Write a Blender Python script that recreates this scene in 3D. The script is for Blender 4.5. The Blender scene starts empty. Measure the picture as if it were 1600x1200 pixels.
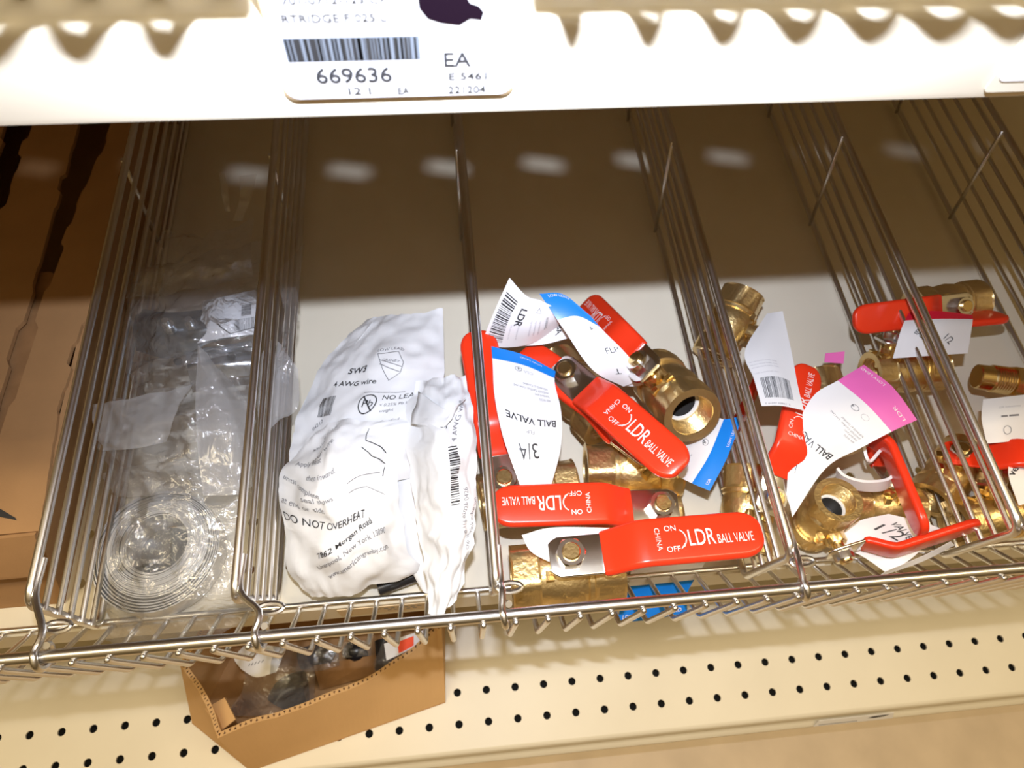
import bpy, bmesh, math, random
import numpy as np
from mathutils import Vector, Matrix, noise

C = bpy.context.scene.collection
SC = bpy.context.scene
ZOFF = 370.0                      # the middle shelf deck is z = 0 in the millimetre frame; the shop floor is z = -370


def W(p):                         # millimetres (deck frame) -> metres (world)
    return Vector((p[0] / 1000.0, p[1] / 1000.0, (p[2] + ZOFF) / 1000.0))


# ------------------------------------------------------------------ camera
F_PX = 1096.14
CR = Vector((0.99445569, -0.09489037, 0.04531772))
CU = Vector((0.06210083, 0.87772716, 0.47511947))
CF = Vector((0.08486085, 0.469671, -0.87875354))
EYE = Vector((0, 0, 450))
cam_data = bpy.data.cameras.new('camera')
cam = bpy.data.objects.new('camera', cam_data)
C.objects.link(cam)
cam_data.sensor_width = 36.0
cam_data.lens = F_PX / 1600.0 * 36.0
cam_data.clip_start = 0.01
cam_data.clip_end = 30
cam_data.dof.use_dof = True
cam_data.dof.focus_distance = 0.32
cam_data.dof.aperture_fstop = 20.5
_m = Matrix((CR, CU, -CF)).transposed().to_4x4()
_m.translation = W(EYE)
cam.matrix_world = _m
SC.camera = cam


def at(x, y, z=0.0):              # layout helper: where the line of sight through a photo point meets height z
    d = CR * ((x - 800) / F_PX) + CU * ((600 - y) / F_PX) + CF
    t = (z - EYE.z) / d.z
    return EYE + d * t


# ------------------------------------------------------------------ light
SC.view_settings.view_transform = 'Standard'
SC.view_settings.look = 'None'
SC.view_settings.exposure = 0.0
SC.view_settings.gamma = 1.0
SC.view_settings.use_curve_mapping = False

world = bpy.data.worlds.new('store')
SC.world = world
world.use_nodes = True
nt = world.node_tree
nt.nodes.clear()
tc = nt.nodes.new('ShaderNodeTexCoord')
sep = nt.nodes.new('ShaderNodeSeparateXYZ')
nt.links.new(tc.outputs['Generated'], sep.inputs[0])
ramp = nt.nodes.new('ShaderNodeValToRGB')      # aisle and floor below, shop ceiling above
mr = nt.nodes.new('ShaderNodeMapRange')
mr.inputs['From Min'].default_value = -1
mr.inputs['From Max'].default_value = 1
nt.links.new(sep.outputs['Z'], mr.inputs['Value'])
nt.links.new(mr.outputs[0], ramp.inputs[0])
els = ramp.color_ramp.elements
els[0].position = 0.0
els[0].color = (0.10, 0.055, 0.015, 1)
els[1].position = 1.0
els[1].color = (1.5, 1.1, 0.55, 1)
e = els.new(0.52)
e.color = (0.14, 0.080, 0.022, 1)
e = els.new(0.75)
e.color = (0.50, 0.30, 0.09, 1)
bg = nt.nodes.new('ShaderNodeBackground')
bg.inputs['Strength'].default_value = 0.42
nt.links.new(ramp.outputs[0], bg.inputs['Color'])
wo = nt.nodes.new('ShaderNodeOutputWorld')
nt.links.new(bg.outputs[0], wo.inputs['Surface'])


def area_lamp(name, pos_mm, target_mm, sx, sy, power, color):
    d = bpy.data.lights.new(name, 'AREA')
    d.shape = 'RECTANGLE'
    d.size, d.size_y = sx / 1000.0, sy / 1000.0
    d.energy = power
    d.color = color
    o = bpy.data.objects.new(name, d)
    C.objects.link(o)
    a, b = W(pos_mm), W(target_mm)
    q = (b - a).to_track_quat('-Z', 'Y')
    o.matrix_world = Matrix.Translation(a) @ q.to_matrix().to_4x4()
    return o


# the camera's own pop-up flash, a little above and behind the lens, and the warm ceiling tubes of the shop
_fl = area_lamp('flash', (3, 40, 510), (62, 300, 100), 14, 5, 1.03, (0.92, 0.98, 1.14))
_fl.data.spread = math.radians(105)
for _i, _x in enumerate((-1100, 1100)):
    area_lamp('ceiling_tube', (_x, -110, 2300), (_x, -110, 0), 1900, 260, 26.0, (1.0, 0.83, 0.55))


# ------------------------------------------------------------------ materials
def srgb(r, g, b):
    f = lambda c: c / 12.92 if c <= 0.04045 else ((c + 0.055) / 1.055) ** 2.4
    return (f(r / 255.0), f(g / 255.0), f(b / 255.0), 1)


def mat(name, col, rough=0.5, metal=0.0, noise_scale=0.0, noise_amt=0.0, bump=0.0, bump_scale=200.0, spec=0.5, coat=0.0,
        trans=0.0, sss=0.0):
    m = bpy.data.materials.new(name)
    m.use_nodes = True
    n, l = m.node_tree.nodes, m.node_tree.links
    p = n['Principled BSDF']
    p.inputs['Base Color'].default_value = col
    p.inputs['Roughness'].default_value = rough
    p.inputs['Metallic'].default_value = metal
    p.inputs['Specular IOR Level'].default_value = spec
    p.inputs['Coat Weight'].default_value = coat
    p.inputs['Coat Roughness'].default_value = 0.08
    if noise_amt or bump:
        t = n.new('ShaderNodeTexCoord')
    if noise_amt:
        x = n.new('ShaderNodeTexNoise')
        x.inputs['Scale'].default_value = noise_scale
        x.inputs['Detail'].default_value = 5
        l.new(t.outputs['Object'], x.inputs['Vector'])
        r = n.new('ShaderNodeMixRGB')
        r.blend_type = 'MULTIPLY'
        r.inputs[0].default_value = noise_amt
        r.inputs[1].default_value = col
        rr = n.new('ShaderNodeValToRGB')
        rr.color_ramp.elements[0].position = 0.3
        rr.color_ramp.elements[0].color = (0.45, 0.42, 0.38, 1)
        rr.color_ramp.elements[1].position = 0.65
        l.new(x.outputs['Fac'], rr.inputs[0])
        l.new(rr.outputs[0], r.inputs[2])
        l.new(r.outputs[0], p.inputs['Base Color'])
    if bump:
        x = n.new('ShaderNodeTexNoise')
        x.inputs['Scale'].default_value = bump_scale
        x.inputs['Detail'].default_value = 3
        l.new(t.outputs['Object'], x.inputs['Vector'])
        b = n.new('ShaderNodeBump')
        b.inputs['Strength'].default_value = bump
        b.inputs['Distance'].default_value = 0.001
        l.new(x.outputs['Fac'], b.inputs['Height'])
        l.new(b.outputs[0], p.inputs['Normal'])
    return m


def film(name, haze=0.12, tint=(0.93, 0.94, 0.96, 1), gloss=0.35, bump=0.6, scale=90.0, rough=0.08, hazecol=(0.85, 0.86, 0.88, 1)):
    """crinkled clear plastic film"""
    m = bpy.data.materials.new(name)
    m.use_nodes = True
    n, l = m.node_tree.nodes, m.node_tree.links
    n.clear()
    out = n.new('ShaderNodeOutputMaterial')
    tr = n.new('ShaderNodeBsdfTransparent')
    tr.inputs[0].default_value = tint
    gl = n.new('ShaderNodeBsdfGlossy')
    gl.inputs['Roughness'].default_value = rough
    gl.inputs['Color'].default_value = (1, 1, 1, 1)
    df = n.new('ShaderNodeBsdfDiffuse')
    df.inputs['Color'].default_value = hazecol
    tl = n.new('ShaderNodeBsdfTranslucent')
    tl.inputs['Color'].default_value = hazecol
    t = n.new('ShaderNodeTexCoord')
    x = n.new('ShaderNodeTexNoise')
    x.inputs['Scale'].default_value = scale
    x.inputs['Detail'].default_value = 4
    x.inputs['Distortion'].default_value = 1.2
    l.new(t.outputs['Object'], x.inputs['Vector'])
    b = n.new('ShaderNodeBump')
    b.inputs['Strength'].default_value = bump
    b.inputs['Distance'].default_value = 0.003
    l.new(x.outputs['Fac'], b.inputs['Height'])
    for s in (gl, df):
        l.new(b.outputs[0], s.inputs['Normal'])
    fr = n.new('ShaderNodeFresnel')
    fr.inputs['IOR'].default_value = 1.5
    l.new(b.outputs[0], fr.inputs['Normal'])
    mu = n.new('ShaderNodeMath')
    mu.operation = 'MULTIPLY_ADD'
    mu.inputs[1].default_value = gloss * 2.0
    mu.inputs[2].default_value = gloss * 0.12
    l.new(fr.outputs[0], mu.inputs[0])
    hz = n.new('ShaderNodeMixShader')
    hz.inputs[0].default_value = 0.4
    l.new(df.outputs[0], hz.inputs[1])
    l.new(tl.outputs[0], hz.inputs[2])
    a = n.new('ShaderNodeMixShader')
    a.inputs[0].default_value = haze
    l.new(tr.outputs[0], a.inputs[1])
    l.new(hz.outputs[0], a.inputs[2])
    c = n.new('ShaderNodeMixShader')
    l.new(mu.outputs[0], c.inputs[0])
    l.new(a.outputs[0], c.inputs[1])
    l.new(gl.outputs[0], c.inputs[2])
    l.new(c.outputs[0], out.inputs['Surface'])
    return m


M = {
    'paint': mat('shelf_paint', (0.80, 0.745, 0.61, 1), 0.42, noise_scale=14, noise_amt=0.10),
    'panel': mat('back_panel', (0.62, 0.55, 0.42, 1), 0.6, noise_scale=9, noise_amt=0.15),
    'floor': mat('floor_tile', (0.62, 0.50, 0.36, 1), 0.5, noise_scale=22, noise_amt=0.25),
    'bounce_plate': mat('bounce_plate_dark', (0.36, 0.26, 0.13, 1), 0.7),
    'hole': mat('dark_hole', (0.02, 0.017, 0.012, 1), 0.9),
    'chrome': mat('chrome_wire', (0.78, 0.77, 0.76, 1), 0.3, 1.0),
    'card': mat('cardboard', srgb(176, 136, 92), 0.85, noise_scale=30, noise_amt=0.18, bump=0.15, bump_scale=350),
    'card_box': mat('light_cardboard', srgb(216, 174, 120), 0.85, noise_scale=30, noise_amt=0.10, bump=0.15, bump_scale=350),
    'card_dark': mat('cardboard_flute', srgb(92, 60, 36), 0.9, noise_scale=120, noise_amt=0.5),
    'card_edge': mat('cardboard_edge', srgb(170, 128, 84), 0.9, noise_scale=60, noise_amt=0.5),
    'brass': mat('brass', (0.88, 0.68, 0.33, 1), 0.24, 1.0, noise_scale=60, noise_amt=0.18, bump=0.12, bump_scale=500),
    'brass_cast': mat('cast_brass', (0.86, 0.66, 0.32, 1), 0.35, 0.96, noise_scale=70, noise_amt=0.22, bump=0.35, bump_scale=420),
    'nickel': mat('plated_steel', (0.82, 0.81, 0.79, 1), 0.18, 1.0, noise_scale=50, noise_amt=0.12),
    'ball': mat('ball_bore', (0.12, 0.115, 0.11, 1), 0.4, 0.6),
    'seat': mat('white_seal', (0.8, 0.8, 0.78, 1), 0.5),
    'red': mat('red_vinyl', srgb(236, 58, 28), 0.26, spec=0.5),
    'ink_white': mat('white_ink', (0.88, 0.80, 0.78, 1), 0.5),
    'paper': mat('tag_paper', (0.84, 0.84, 0.85, 1), 0.35),
    'ink': mat('black_ink', (0.025, 0.025, 0.028, 1), 0.5),
    'ink_grey': mat('grey_ink', (0.22, 0.22, 0.24, 1), 0.5),
    'ink_faint': mat('faint_ink', (0.50, 0.50, 0.53, 1), 0.5),
    'label_card': mat('label_card', (0.60, 0.60, 0.61, 1), 0.6, spec=0.2),
    'ink_label': mat('label_ink', (0.035, 0.035, 0.038, 1), 0.7, spec=0.1),
    'ink_label_faint': mat('faint_label_ink', (0.035, 0.034, 0.033, 1), 0.7, spec=0.1),
    'bar_ground': mat('barcode_grey', (0.14, 0.16, 0.19, 1), 0.7, spec=0.1),
    'ink_pale': mat('pale_ink', (0.60, 0.60, 0.62, 1), 0.5),
    'blue': mat('blue_print', srgb(16, 128, 224), 0.35),
    'pink': mat('pink_print', srgb(236, 112, 188), 0.35),
    'crimson': mat('crimson_print', srgb(214, 30, 58), 0.3),
    'galv': mat('galvanised_steel', (0.70, 0.72, 0.74, 1), 0.28, 1.0, noise_scale=120, noise_amt=0.25),
    'strap': mat('bright_strap', (0.72, 0.72, 0.71, 1), 0.38, 0.4, noise_scale=120, noise_amt=0.12),
    'steel_dark': mat('dark_steel', (0.30, 0.33, 0.36, 1), 0.35, 0.9, noise_scale=60, noise_amt=0.4),
    'film': film('clear_film', haze=0.14, gloss=0.5, bump=0.9),
    'film_clear': film('thin_film', haze=0.07, gloss=0.4, bump=0.8),
    'film_haze': film('hazy_film', haze=0.36, gloss=0.3, bump=0.5, scale=45),
    'poly': mat('white_poly', (0.82, 0.83, 0.84, 1), 0.28, bump=0.35, bump_scale=55),
    'black': mat('black_rubber', (0.015, 0.015, 0.018, 1), 0.3),
    'label_tan': mat('tan_label', srgb(214, 190, 150), 0.6),
    'orange': mat('orange_sticker', srgb(255, 84, 40), 0.5),
    'marker': mat('marker_scribble', (0.006, 0.002, 0.006, 1), 0.6, spec=0.1),
    'barcode_blue': mat('barcode_ground', (0.60, 0.66, 0.76, 1), 0.5),
}

# ------------------------------------------------------------------ mesh helpers


class MB:
    """collects faces in millimetres; build() links them as ONE mesh object"""

    def __init__(self):
        self.v, self.f, self.mi = [], [], []
        self.smooth_flags = []

    def add(self, verts, faces, mi=0, smooth=True):
        o = len(self.v)
        self.v += [tuple(p) for p in verts]
        for f in faces:
            self.f.append([o + i for i in f])
            self.mi.append(mi)
            self.smooth_flags.append(smooth)
        return self

    def box(self, lo, hi, mi=0, mtx=None):
        x0, y0, z0 = lo
        x1, y1, z1 = hi
        vs = [Vector(p) for p in ((x0, y0, z0), (x1, y0, z0), (x1, y1, z0), (x0, y1, z0), (x0, y0, z1), (x1, y0, z1), (x1, y1, z1), (x0, y1, z1))]
        if mtx:
            vs = [mtx @ p for p in vs]
        return self.add(vs, [(3, 2, 1, 0), (4, 5, 6, 7), (0, 1, 5, 4), (1, 2, 6, 5), (2, 3, 7, 6), (3, 0, 4, 7)], mi, False)

    def tube(self, pts, r, seg=10, mi=0, caps=True, rounded=False):
        pts = [Vector(p) for p in pts]
        n = len(pts)
        rs = r if isinstance(r, (list, tuple)) else [r] * n
        tang = []
        for i in range(n):
            a = pts[max(i - 1, 0)]
            b = pts[min(i + 1, n - 1)]
            tang.append((b - a).normalized())
        up = Vector((0, 0, 1)) if abs(tang[0].z) < 0.9 else Vector((1, 0, 0))
        u = tang[0].cross(up).normalized()
        vs = []
        for i in range(n):
            t = tang[i]
            u = (u - t * u.dot(t)).normalized()
            w = t.cross(u)
            for k in range(seg):
                a = 2 * math.pi * k / seg
                vs.append(pts[i] + (u * math.cos(a) + w * math.sin(a)) * rs[i])
        fs = []
        for i in range(n - 1):
            for k in range(seg):
                k2 = (k + 1) % seg
                fs.append((i * seg + k, i * seg + k2, (i + 1) * seg + k2, (i + 1) * seg + k))
        self.add(vs, fs, mi, True)
        if caps:
            o = len(self.v) - len(vs)
            self.f.append([o + k for k in range(seg)][::-1])
            self.f.append([o + (n - 1) * seg + k for k in range(seg)])
            self.mi += [mi, mi]
            self.smooth_flags += [False, False]
        return self

    def rings(self, rings, mi=0, close=False, smooth=True, mis=None):
        """rings: list of equal-length loops of points"""
        n = len(rings[0])
        vs = [p for r in rings for p in r]
        o = len(self.v)
        self.v += [tuple(p) for p in vs]
        for i in range(len(rings) - 1):
            for k in range(n):
                k2 = (k + 1) % n
                self.f.append([o + i * n + k, o + i * n + k2, o + (i + 1) * n + k2, o + (i + 1) * n + k])
                self.mi.append(mis[i] if mis else mi)
                self.smooth_flags.append(smooth)
        if close:
            self.f.append([o + k for k in range(n)][::-1])
            self.f.append([o + (len(rings) - 1) * n + k for k in range(n)])
            self.mi += [mis[0] if mis else mi, mis[-1] if mis else mi]
            self.smooth_flags += [False, False]
        return self

    def build(self, name, mats, parent=None, local=False, auto=40):
        """parent: root object. local=False -> vertices are deck-frame millimetres, taken into the root's own frame"""
        if local:
            vv = [(p[0] / 1000.0, p[1] / 1000.0, p[2] / 1000.0) for p in self.v]
        else:
            inv = ROOTM[parent.name].inverted() if parent is not None and parent.name in ROOTM else Matrix.Identity(4)
            vv = [inv @ W(p) for p in self.v]
        me = bpy.data.meshes.new(name)
        me.from_pydata([tuple(p) for p in vv], [], self.f)
        if not isinstance(mats, (list, tuple)):
            mats = [mats]
        for m in mats:
            me.materials.append(m)
        me.polygons.foreach_set('material_index', self.mi)
        me.polygons.foreach_set('use_smooth', self.smooth_flags)
        me.update()
        if auto:
            bm = bmesh.new()
            bm.from_mesh(me)
            lim = math.radians(auto)
            for ed in bm.edges:
                if len(ed.link_faces) == 2 and ed.calc_face_angle(0) > lim:
                    ed.smooth = False
            bm.to_mesh(me)
            bm.free()
        o = bpy.data.objects.new(name, me)
        C.objects.link(o)
        if parent is not None:
            o.parent = parent
            if parent.name in ROOTM:
                ROOTM[o.name] = ROOTM[parent.name]
        return o


ROOTM = {}


def tag(o, label=None, cat=None, group=None, kind=None):
    if label:
        o['label'] = label
    if cat:
        o['category'] = cat
    if group:
        o['group'] = group
    if kind:
        o['kind'] = kind
    return o


def thing(name, label, cat, base=(0, 0, 0), group=None, mtx=None):
    """an Empty at the thing's base; mtx is a rigid matrix in metres"""
    o = bpy.data.objects.new(name, None)
    o.empty_display_size = 0.01
    C.objects.link(o)
    o.matrix_world = mtx if mtx is not None else Matrix.Translation(W(base))
    ROOTM[o.name] = o.matrix_world.copy()
    return tag(o, label, cat, group)


def solo(name, mb, mats, label, cat, group=None, auto=40):
    """a thing that is one mesh; origin at its own base"""
    xs = np.array(mb.v)
    c = ((xs[:, 0].min() + xs[:, 0].max()) / 2, (xs[:, 1].min() + xs[:, 1].max()) / 2, xs[:, 2].min())
    o = mb.build(name, mats, None, auto=auto)
    off = W(c)
    o.data.transform(Matrix.Translation(-off))
    o.location = off
    return tag(o, label, cat, group)


def bend(pts, r=6, n=5):
    """round the inner corners of a polyline"""
    pts = [Vector(p) for p in pts]
    out = [pts[0]]
    for i in range(1, len(pts) - 1):
        a, b, c = pts[i - 1], pts[i], pts[i + 1]
        d1, d2 = (a - b), (c - b)
        k = min(r, d1.length * 0.45, d2.length * 0.45)
        p, q = b + d1.normalized() * k, b + d2.normalized() * k
        for j in range(n + 1):
            t = j / n
            out.append(p * (1 - t) ** 2 + b * 2 * t * (1 - t) + q * t * t)
    out.append(pts[-1])
    return out


def catmull(pts, n=8):
    pts = [Vector(p) for p in pts]
    P = [pts[0] * 2 - pts[1]] + pts + [pts[-1] * 2 - pts[-2]]
    out = []
    for i in range(1, len(P) - 2):
        a, b, c, d = P[i - 1], P[i], P[i + 1], P[i + 2]
        for j in range(n):
            t = j / n
            out.append(0.5 * ((2 * b) + (c - a) * t + (2 * a - 5 * b + 4 * c - d) * t * t + (3 * b - a - 3 * c + d) * t ** 3))
    out.append(P[-2])
    return out


class Patch:
    """smooth sheet through a grid of control points (rows v, columns u), in deck millimetres"""

    def __init__(self, grid, wr=0.0, wf=0.05, seed=0, ridge=0.0):
        g = np.array([[tuple(p) for p in row] for row in grid], float)
        self.g = g
        self.wr, self.wf, self.seed, self.ridge = wr, wf, seed, ridge
        self.w = np.mean([np.linalg.norm(np.diff(g[i], axis=0), axis=1).sum() for i in range(g.shape[0])])
        self.h = np.mean([np.linalg.norm(np.diff(g[:, j], axis=0), axis=1).sum() for j in range(g.shape[1])])

    @staticmethod
    def _cr(P, t):
        n = len(P)
        if n == 2:
            return P[0] * (1 - t) + P[1] * t
        x = min(max(t, -0.3), 1.3) * (n - 1)
        i = min(max(int(math.floor(x)), 0), n - 2)
        s = x - i
        b, c = P[i], P[i + 1]
        a = P[i - 1] if i > 0 else 2 * b - c
        d = P[i + 2] if i + 2 < n else 2 * c - b
        return 0.5 * ((2 * b) + (c - a) * s + (2 * a - 5 * b + 4 * c - d) * s * s + (3 * b - a - 3 * c + d) * s ** 3)

    def base(self, u, v):
        rows = np.array([self._cr(self.g[i], u) for i in range(self.g.shape[0])])
        return self._cr(rows, v)

    def nrm(self, u, v):
        e = 0.004
        a = self.base(u + e, v) - self.base(u - e, v)
        b = self.base(u, v + e) - self.base(u, v - e)
        n = np.cross(a, b)
        l = np.linalg.norm(n)
        return n / l if l > 1e-9 else np.array([0, 0, 1.0])

    def __call__(self, u, v, off=0.0):
        p = self.base(u, v)
        if self.wr or off or self.ridge:
            n = self.nrm(u, v)
            d = off
            if self.wr:
                q = Vector((u * self.w * self.wf + self.seed * 7.3, v * self.h * self.wf - self.seed * 3.1, self.seed))
                d += self.wr * noise.fractal(q, 1.0, 2.0, 3)
            if self.ridge:
                q = Vector((u * self.w * self.wf * 0.6 + self.seed * 2.3, v * self.h * self.wf * 0.6 + 9.1, self.seed + 5))
                d += self.ridge * (0.5 - abs(noise.noise(q)) * 2)
            p = p + n * d
        return p

    def mesh(self, nu=24, nv=24, thick=0.3, us=None, vs=None, mi=None, hole=None, shape=None):
        """us/vs: extra grid lines; mi(u,v)->slot; shape(u,v)->bool keeps a cell"""
        U = sorted(set([i / nu for i in range(nu + 1)] + list(us or [])))
        V = sorted(set([i / nv for i in range(nv + 1)] + list(vs or [])))
        mb = MB()
        vs_ = []
        for v in V:
            for u in U:
                vs_.append(self(u, v))
        nn = len(vs_)
        fs, ms = [], []
        W_ = len(U)
        keep = set()
        for j in range(len(V) - 1):
            for i in range(W_ - 1):
                um, vm = (U[i] + U[i + 1]) / 2, (V[j] + V[j + 1]) / 2
                if shape and not shape(um, vm):
                    continue
                fs.append((j * W_ + i, j * W_ + i + 1, (j + 1) * W_ + i + 1, (j + 1) * W_ + i))
                ms.append(mi(um, vm) if mi else 0)
                keep.add((i, j))
        if thick:
            bk = []
            for v in V:
                for u in U:
                    bk.append(self(u, v, -thick))
            back = [tuple(k + nn for k in f[::-1]) for f in fs]
            edges = {}
            for f in fs:
                for a, b in zip(f, f[1:] + f[:1]):
                    edges[(a, b)] = 1
            side = [(b, a, a + nn, b + nn) for (a, b) in edges if (b, a) not in edges]
            o = len(mb.v)
            mb.v += [tuple(p) for p in vs_ + bk]
            for f, m in zip(fs, ms):
                mb.f.append(list(f)); mb.mi.append(m); mb.smooth_flags.append(True)
            for f in back:
                mb.f.append(list(f)); mb.mi.append(0); mb.smooth_flags.append(True)
            for f in side:
                mb.f.append(list(f)); mb.mi.append(0); mb.smooth_flags.append(False)
        else:
            mb.v += [tuple(p) for p in vs_]
            for f, m in zip(fs, ms):
                mb.f.append(list(f)); mb.mi.append(m); mb.smooth_flags.append(True)
        used = sorted({i for f in mb.f for i in f})
        rm = {k: i for i, k in enumerate(used)}
        mb.v = [mb.v[k] for k in used]
        mb.f = [[rm[i] for i in f] for f in mb.f]
        return mb


# ---- lettering
_gl = {}


def glyphs(txt, bold=0.0):
    """2-D triangles of a line of text, cap height about 1, left-aligned at the origin"""
    key = (txt, bold)
    if key not in _gl:
        cu = bpy.data.curves.new('t', 'FONT')
        cu.body = txt
        cu.size = 1.0 / 0.70
        cu.resolution_u = 3
        cu.offset = bold
        o = bpy.data.objects.new('t', cu)
        C.objects.link(o)
        me = bpy.data.meshes.new_from_object(o)
        vs = [(v.co.x, v.co.y) for v in me.vertices]
        fs = [tuple(p.vertices) for p in me.polygons]
        bpy.data.objects.remove(o)
        bpy.data.curves.remove(cu)
        bpy.data.meshes.remove(me)
        _gl[key] = (vs, fs)
    return _gl[key]


class Print:
    """ink on a surface: S(x_mm, y_mm, lift) -> deck point"""

    def __init__(self, S, w, h, lift=0.12):
        self.S, self.w, self.h, self.lift = S, w, h, lift
        self.mb = MB()

    def text(self, txt, x, y, size, ang=0.0, sx=1.0, mi=0, bold=0.0, align='l'):
        vs, fs = glyphs(txt, bold)
        if not vs:
            return self
        wd = max(v[0] for v in vs) * size * sx
        ox = {'l': 0, 'c': -wd / 2, 'r': -wd}[align]
        ca, sa = math.cos(math.radians(ang)), math.sin(math.radians(ang))
        pts = []
        for a, b in vs:
            a, b = a * size * sx + ox, b * size
            pts.append(self.S(x + a * ca - b * sa, y + a * sa + b * ca, self.lift))
        self.mb.add(pts, fs, mi, False)
        return self

    def poly(self, pts, mi=0, lift=1.0):
        self.mb.add([self.S(a, b, self.lift * lift) for a, b in pts], [tuple(range(len(pts)))], mi, False)
        return self

    def rect(self, x0, y0, x1, y1, mi=0, n=4, lift=1.0):
        nx = max(1, n if abs(x1 - x0) > 2 else 1)
        ny = max(1, n if abs(y1 - y0) > 2 else 1)
        vs, fs = [], []
        for j in range(ny + 1):
            for i in range(nx + 1):
                vs.append(self.S(x0 + (x1 - x0) * i / nx, y0 + (y1 - y0) * j / ny, self.lift * lift))
        for j in range(ny):
            for i in range(nx):
                k = j * (nx + 1) + i
                fs.append((k, k + 1, k + nx + 2, k + nx + 1))
        self.mb.add(vs, fs, mi, False)
        return self

    def line(self, pts, wd=0.4, mi=0):
        raw, pts = pts, []
        for (a, b), (c, d) in zip(raw, raw[1:]):
            k = max(1, int(math.hypot(c - a, d - b) / 1.5))
            pts += [Vector((a + (c - a) * i / k, b + (d - b) * i / k, 0)) for i in range(k)]
        pts.append(Vector((raw[-1][0], raw[-1][1], 0)))
        L, R = [], []
        for i, p in enumerate(pts):
            d = (pts[min(i + 1, len(pts) - 1)] - pts[max(i - 1, 0)]).normalized()
            n = Vector((-d.y, d.x, 0)) * wd / 2
            L.append(self.S(p.x + n.x, p.y + n.y, self.lift))
            R.append(self.S(p.x - n.x, p.y - n.y, self.lift))
        n = len(pts)
        self.mb.add(L + R, [(i, n + i, n + i + 1, i + 1) for i in range(n - 1)], mi, False)
        return self

    def ring(self, x, y, r, wd=0.4, mi=0, a0=0, a1=360, n=20, ry=None):
        ry = ry or r
        return self.line([(x + r * math.cos(math.radians(a0 + (a1 - a0) * i / n)), y + ry * math.sin(math.radians(a0 + (a1 - a0) * i / n))) for i in range(n + 1)], wd, mi)

    def barcode(self, x, y, w, h, mi=0, seed=1, vertical=False):
        rnd = random.Random(seed)
        p = 0.0
        k = 0
        L = h if vertical else w
        while p < L:
            b = rnd.choice((0.25, 0.25, 0.5, 0.5, 0.75)) * L / 26
            s = rnd.choice((0.35, 0.35, 0.6, 0.85)) * L / 26
            if p + b > L:
                break
            if vertical:
                self.rect(x, y + p, x + w, y + p + b, mi, 6)
            else:
                self.rect(x + p, y, x + p + b, y + h, mi, 6)
            p += b + s
        return self

    def build(self, name, mats, parent):
        return self.mb.build(name, mats, parent, auto=0)


def on_patch(pt, w=None, h=None):
    w = w or pt.w
    h = h or pt.h
    return (lambda x, y, l: pt(x / w, y / h, l)), w, h


# ------------------------------------------------------------------ the setting
def struct(name, mb, m):
    return tag(mb.build(name, m), kind='structure')


struct('floor', MB().box((-1600, -1500, -380), (1600, 620, -370)), M['floor'])
struct('wall_back', MB().box((-1600, 560, -370), (1600, 580, 900)), M['panel'])


# ------------------------------------------------------------------ shelves
def perforated(mb, x0, x1, y0, y1, z, t, rows, pitch, phase, r, mi=0):
    """deck plate with rows of round holes; the plate outside the hole rows is plain"""
    ycur = y0
    for yr in sorted(rows):
        a, b = yr - pitch / 2, yr + pitch / 2
        a = max(a, ycur)
        if a > ycur:
            mb.add([(x0, ycur, z), (x1, ycur, z), (x1, a, z), (x0, a, z)], [(0, 1, 2, 3)], mi, False)
        k0 = math.ceil((x0 + pitch / 2 - phase) / pitch)
        k1 = math.floor((x1 - pitch / 2 - phase) / pitch)
        xa = phase + k0 * pitch - pitch / 2
        xb = phase + k1 * pitch + pitch / 2
        for p, q in ((x0, xa), (xb, x1)):
            mb.add([(p, a, z), (q, a, z), (q, b, z), (p, b, z)], [(0, 1, 2, 3)], mi, False)
        n = 16
        for k in range(k0, k1 + 1):
            cx = phase + k * pitch
            h = pitch / 2
            sq, ci, cl = [], [], []
            for j in range(n):
                an = 2 * math.pi * (j + 0.0) / n
                c, s = math.cos(an), math.sin(an)
                m_ = max(abs(c), abs(s))
                yy = yr + s / m_ * h
                sq.append((cx + c / m_ * h, min(max(yy, a), b), z))
                ci.append((cx + c * r, yr + s * r, z))
                cl.append((cx + c * r, yr + s * r, z - t))
            mb.add(sq + ci + cl, [f for j in range(n) for f in ((j, (j + 1) % n, n + (j + 1) % n, n + j), (n + j, n + (j + 1) % n, 2 * n + (j + 1) % n, 2 * n + j))], mi, False)
        ycur = b
    mb.add([(x0, ycur, z), (x1, ycur, z), (x1, y1, z), (x0, y1, z)], [(0, 1, 2, 3)], mi, False)
    return mb


def front_nose(mb, x0, x1, prof, mi=0):
    """sheet folded along the front edge: profile (y, z) swept along x"""
    vs = [(x, y, z) for x in (x0, x1) for (y, z) in prof]
    n = len(prof)
    mb.add(vs, [(i, i + 1, n + i + 1, n + i) for i in range(n - 1)], mi, True)
    return mb


# middle shelf
mid = thing('store_shelf', 'cream steel middle shelf under the chrome wire bins', 'shelf', (60, 320, 0))
perforated(MB(), -900, 1000, 93, 560, 0, 1.6, (120, 151), 25.4, -235.4, 3.2).build('deck', M['paint'], mid)
front_nose(MB(), -900, 1000, [(93, 0), (92, -1), (92, -32), (97, -33.5), (110, -33.5)]).build('front_lip', M['paint'], mid)
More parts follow.
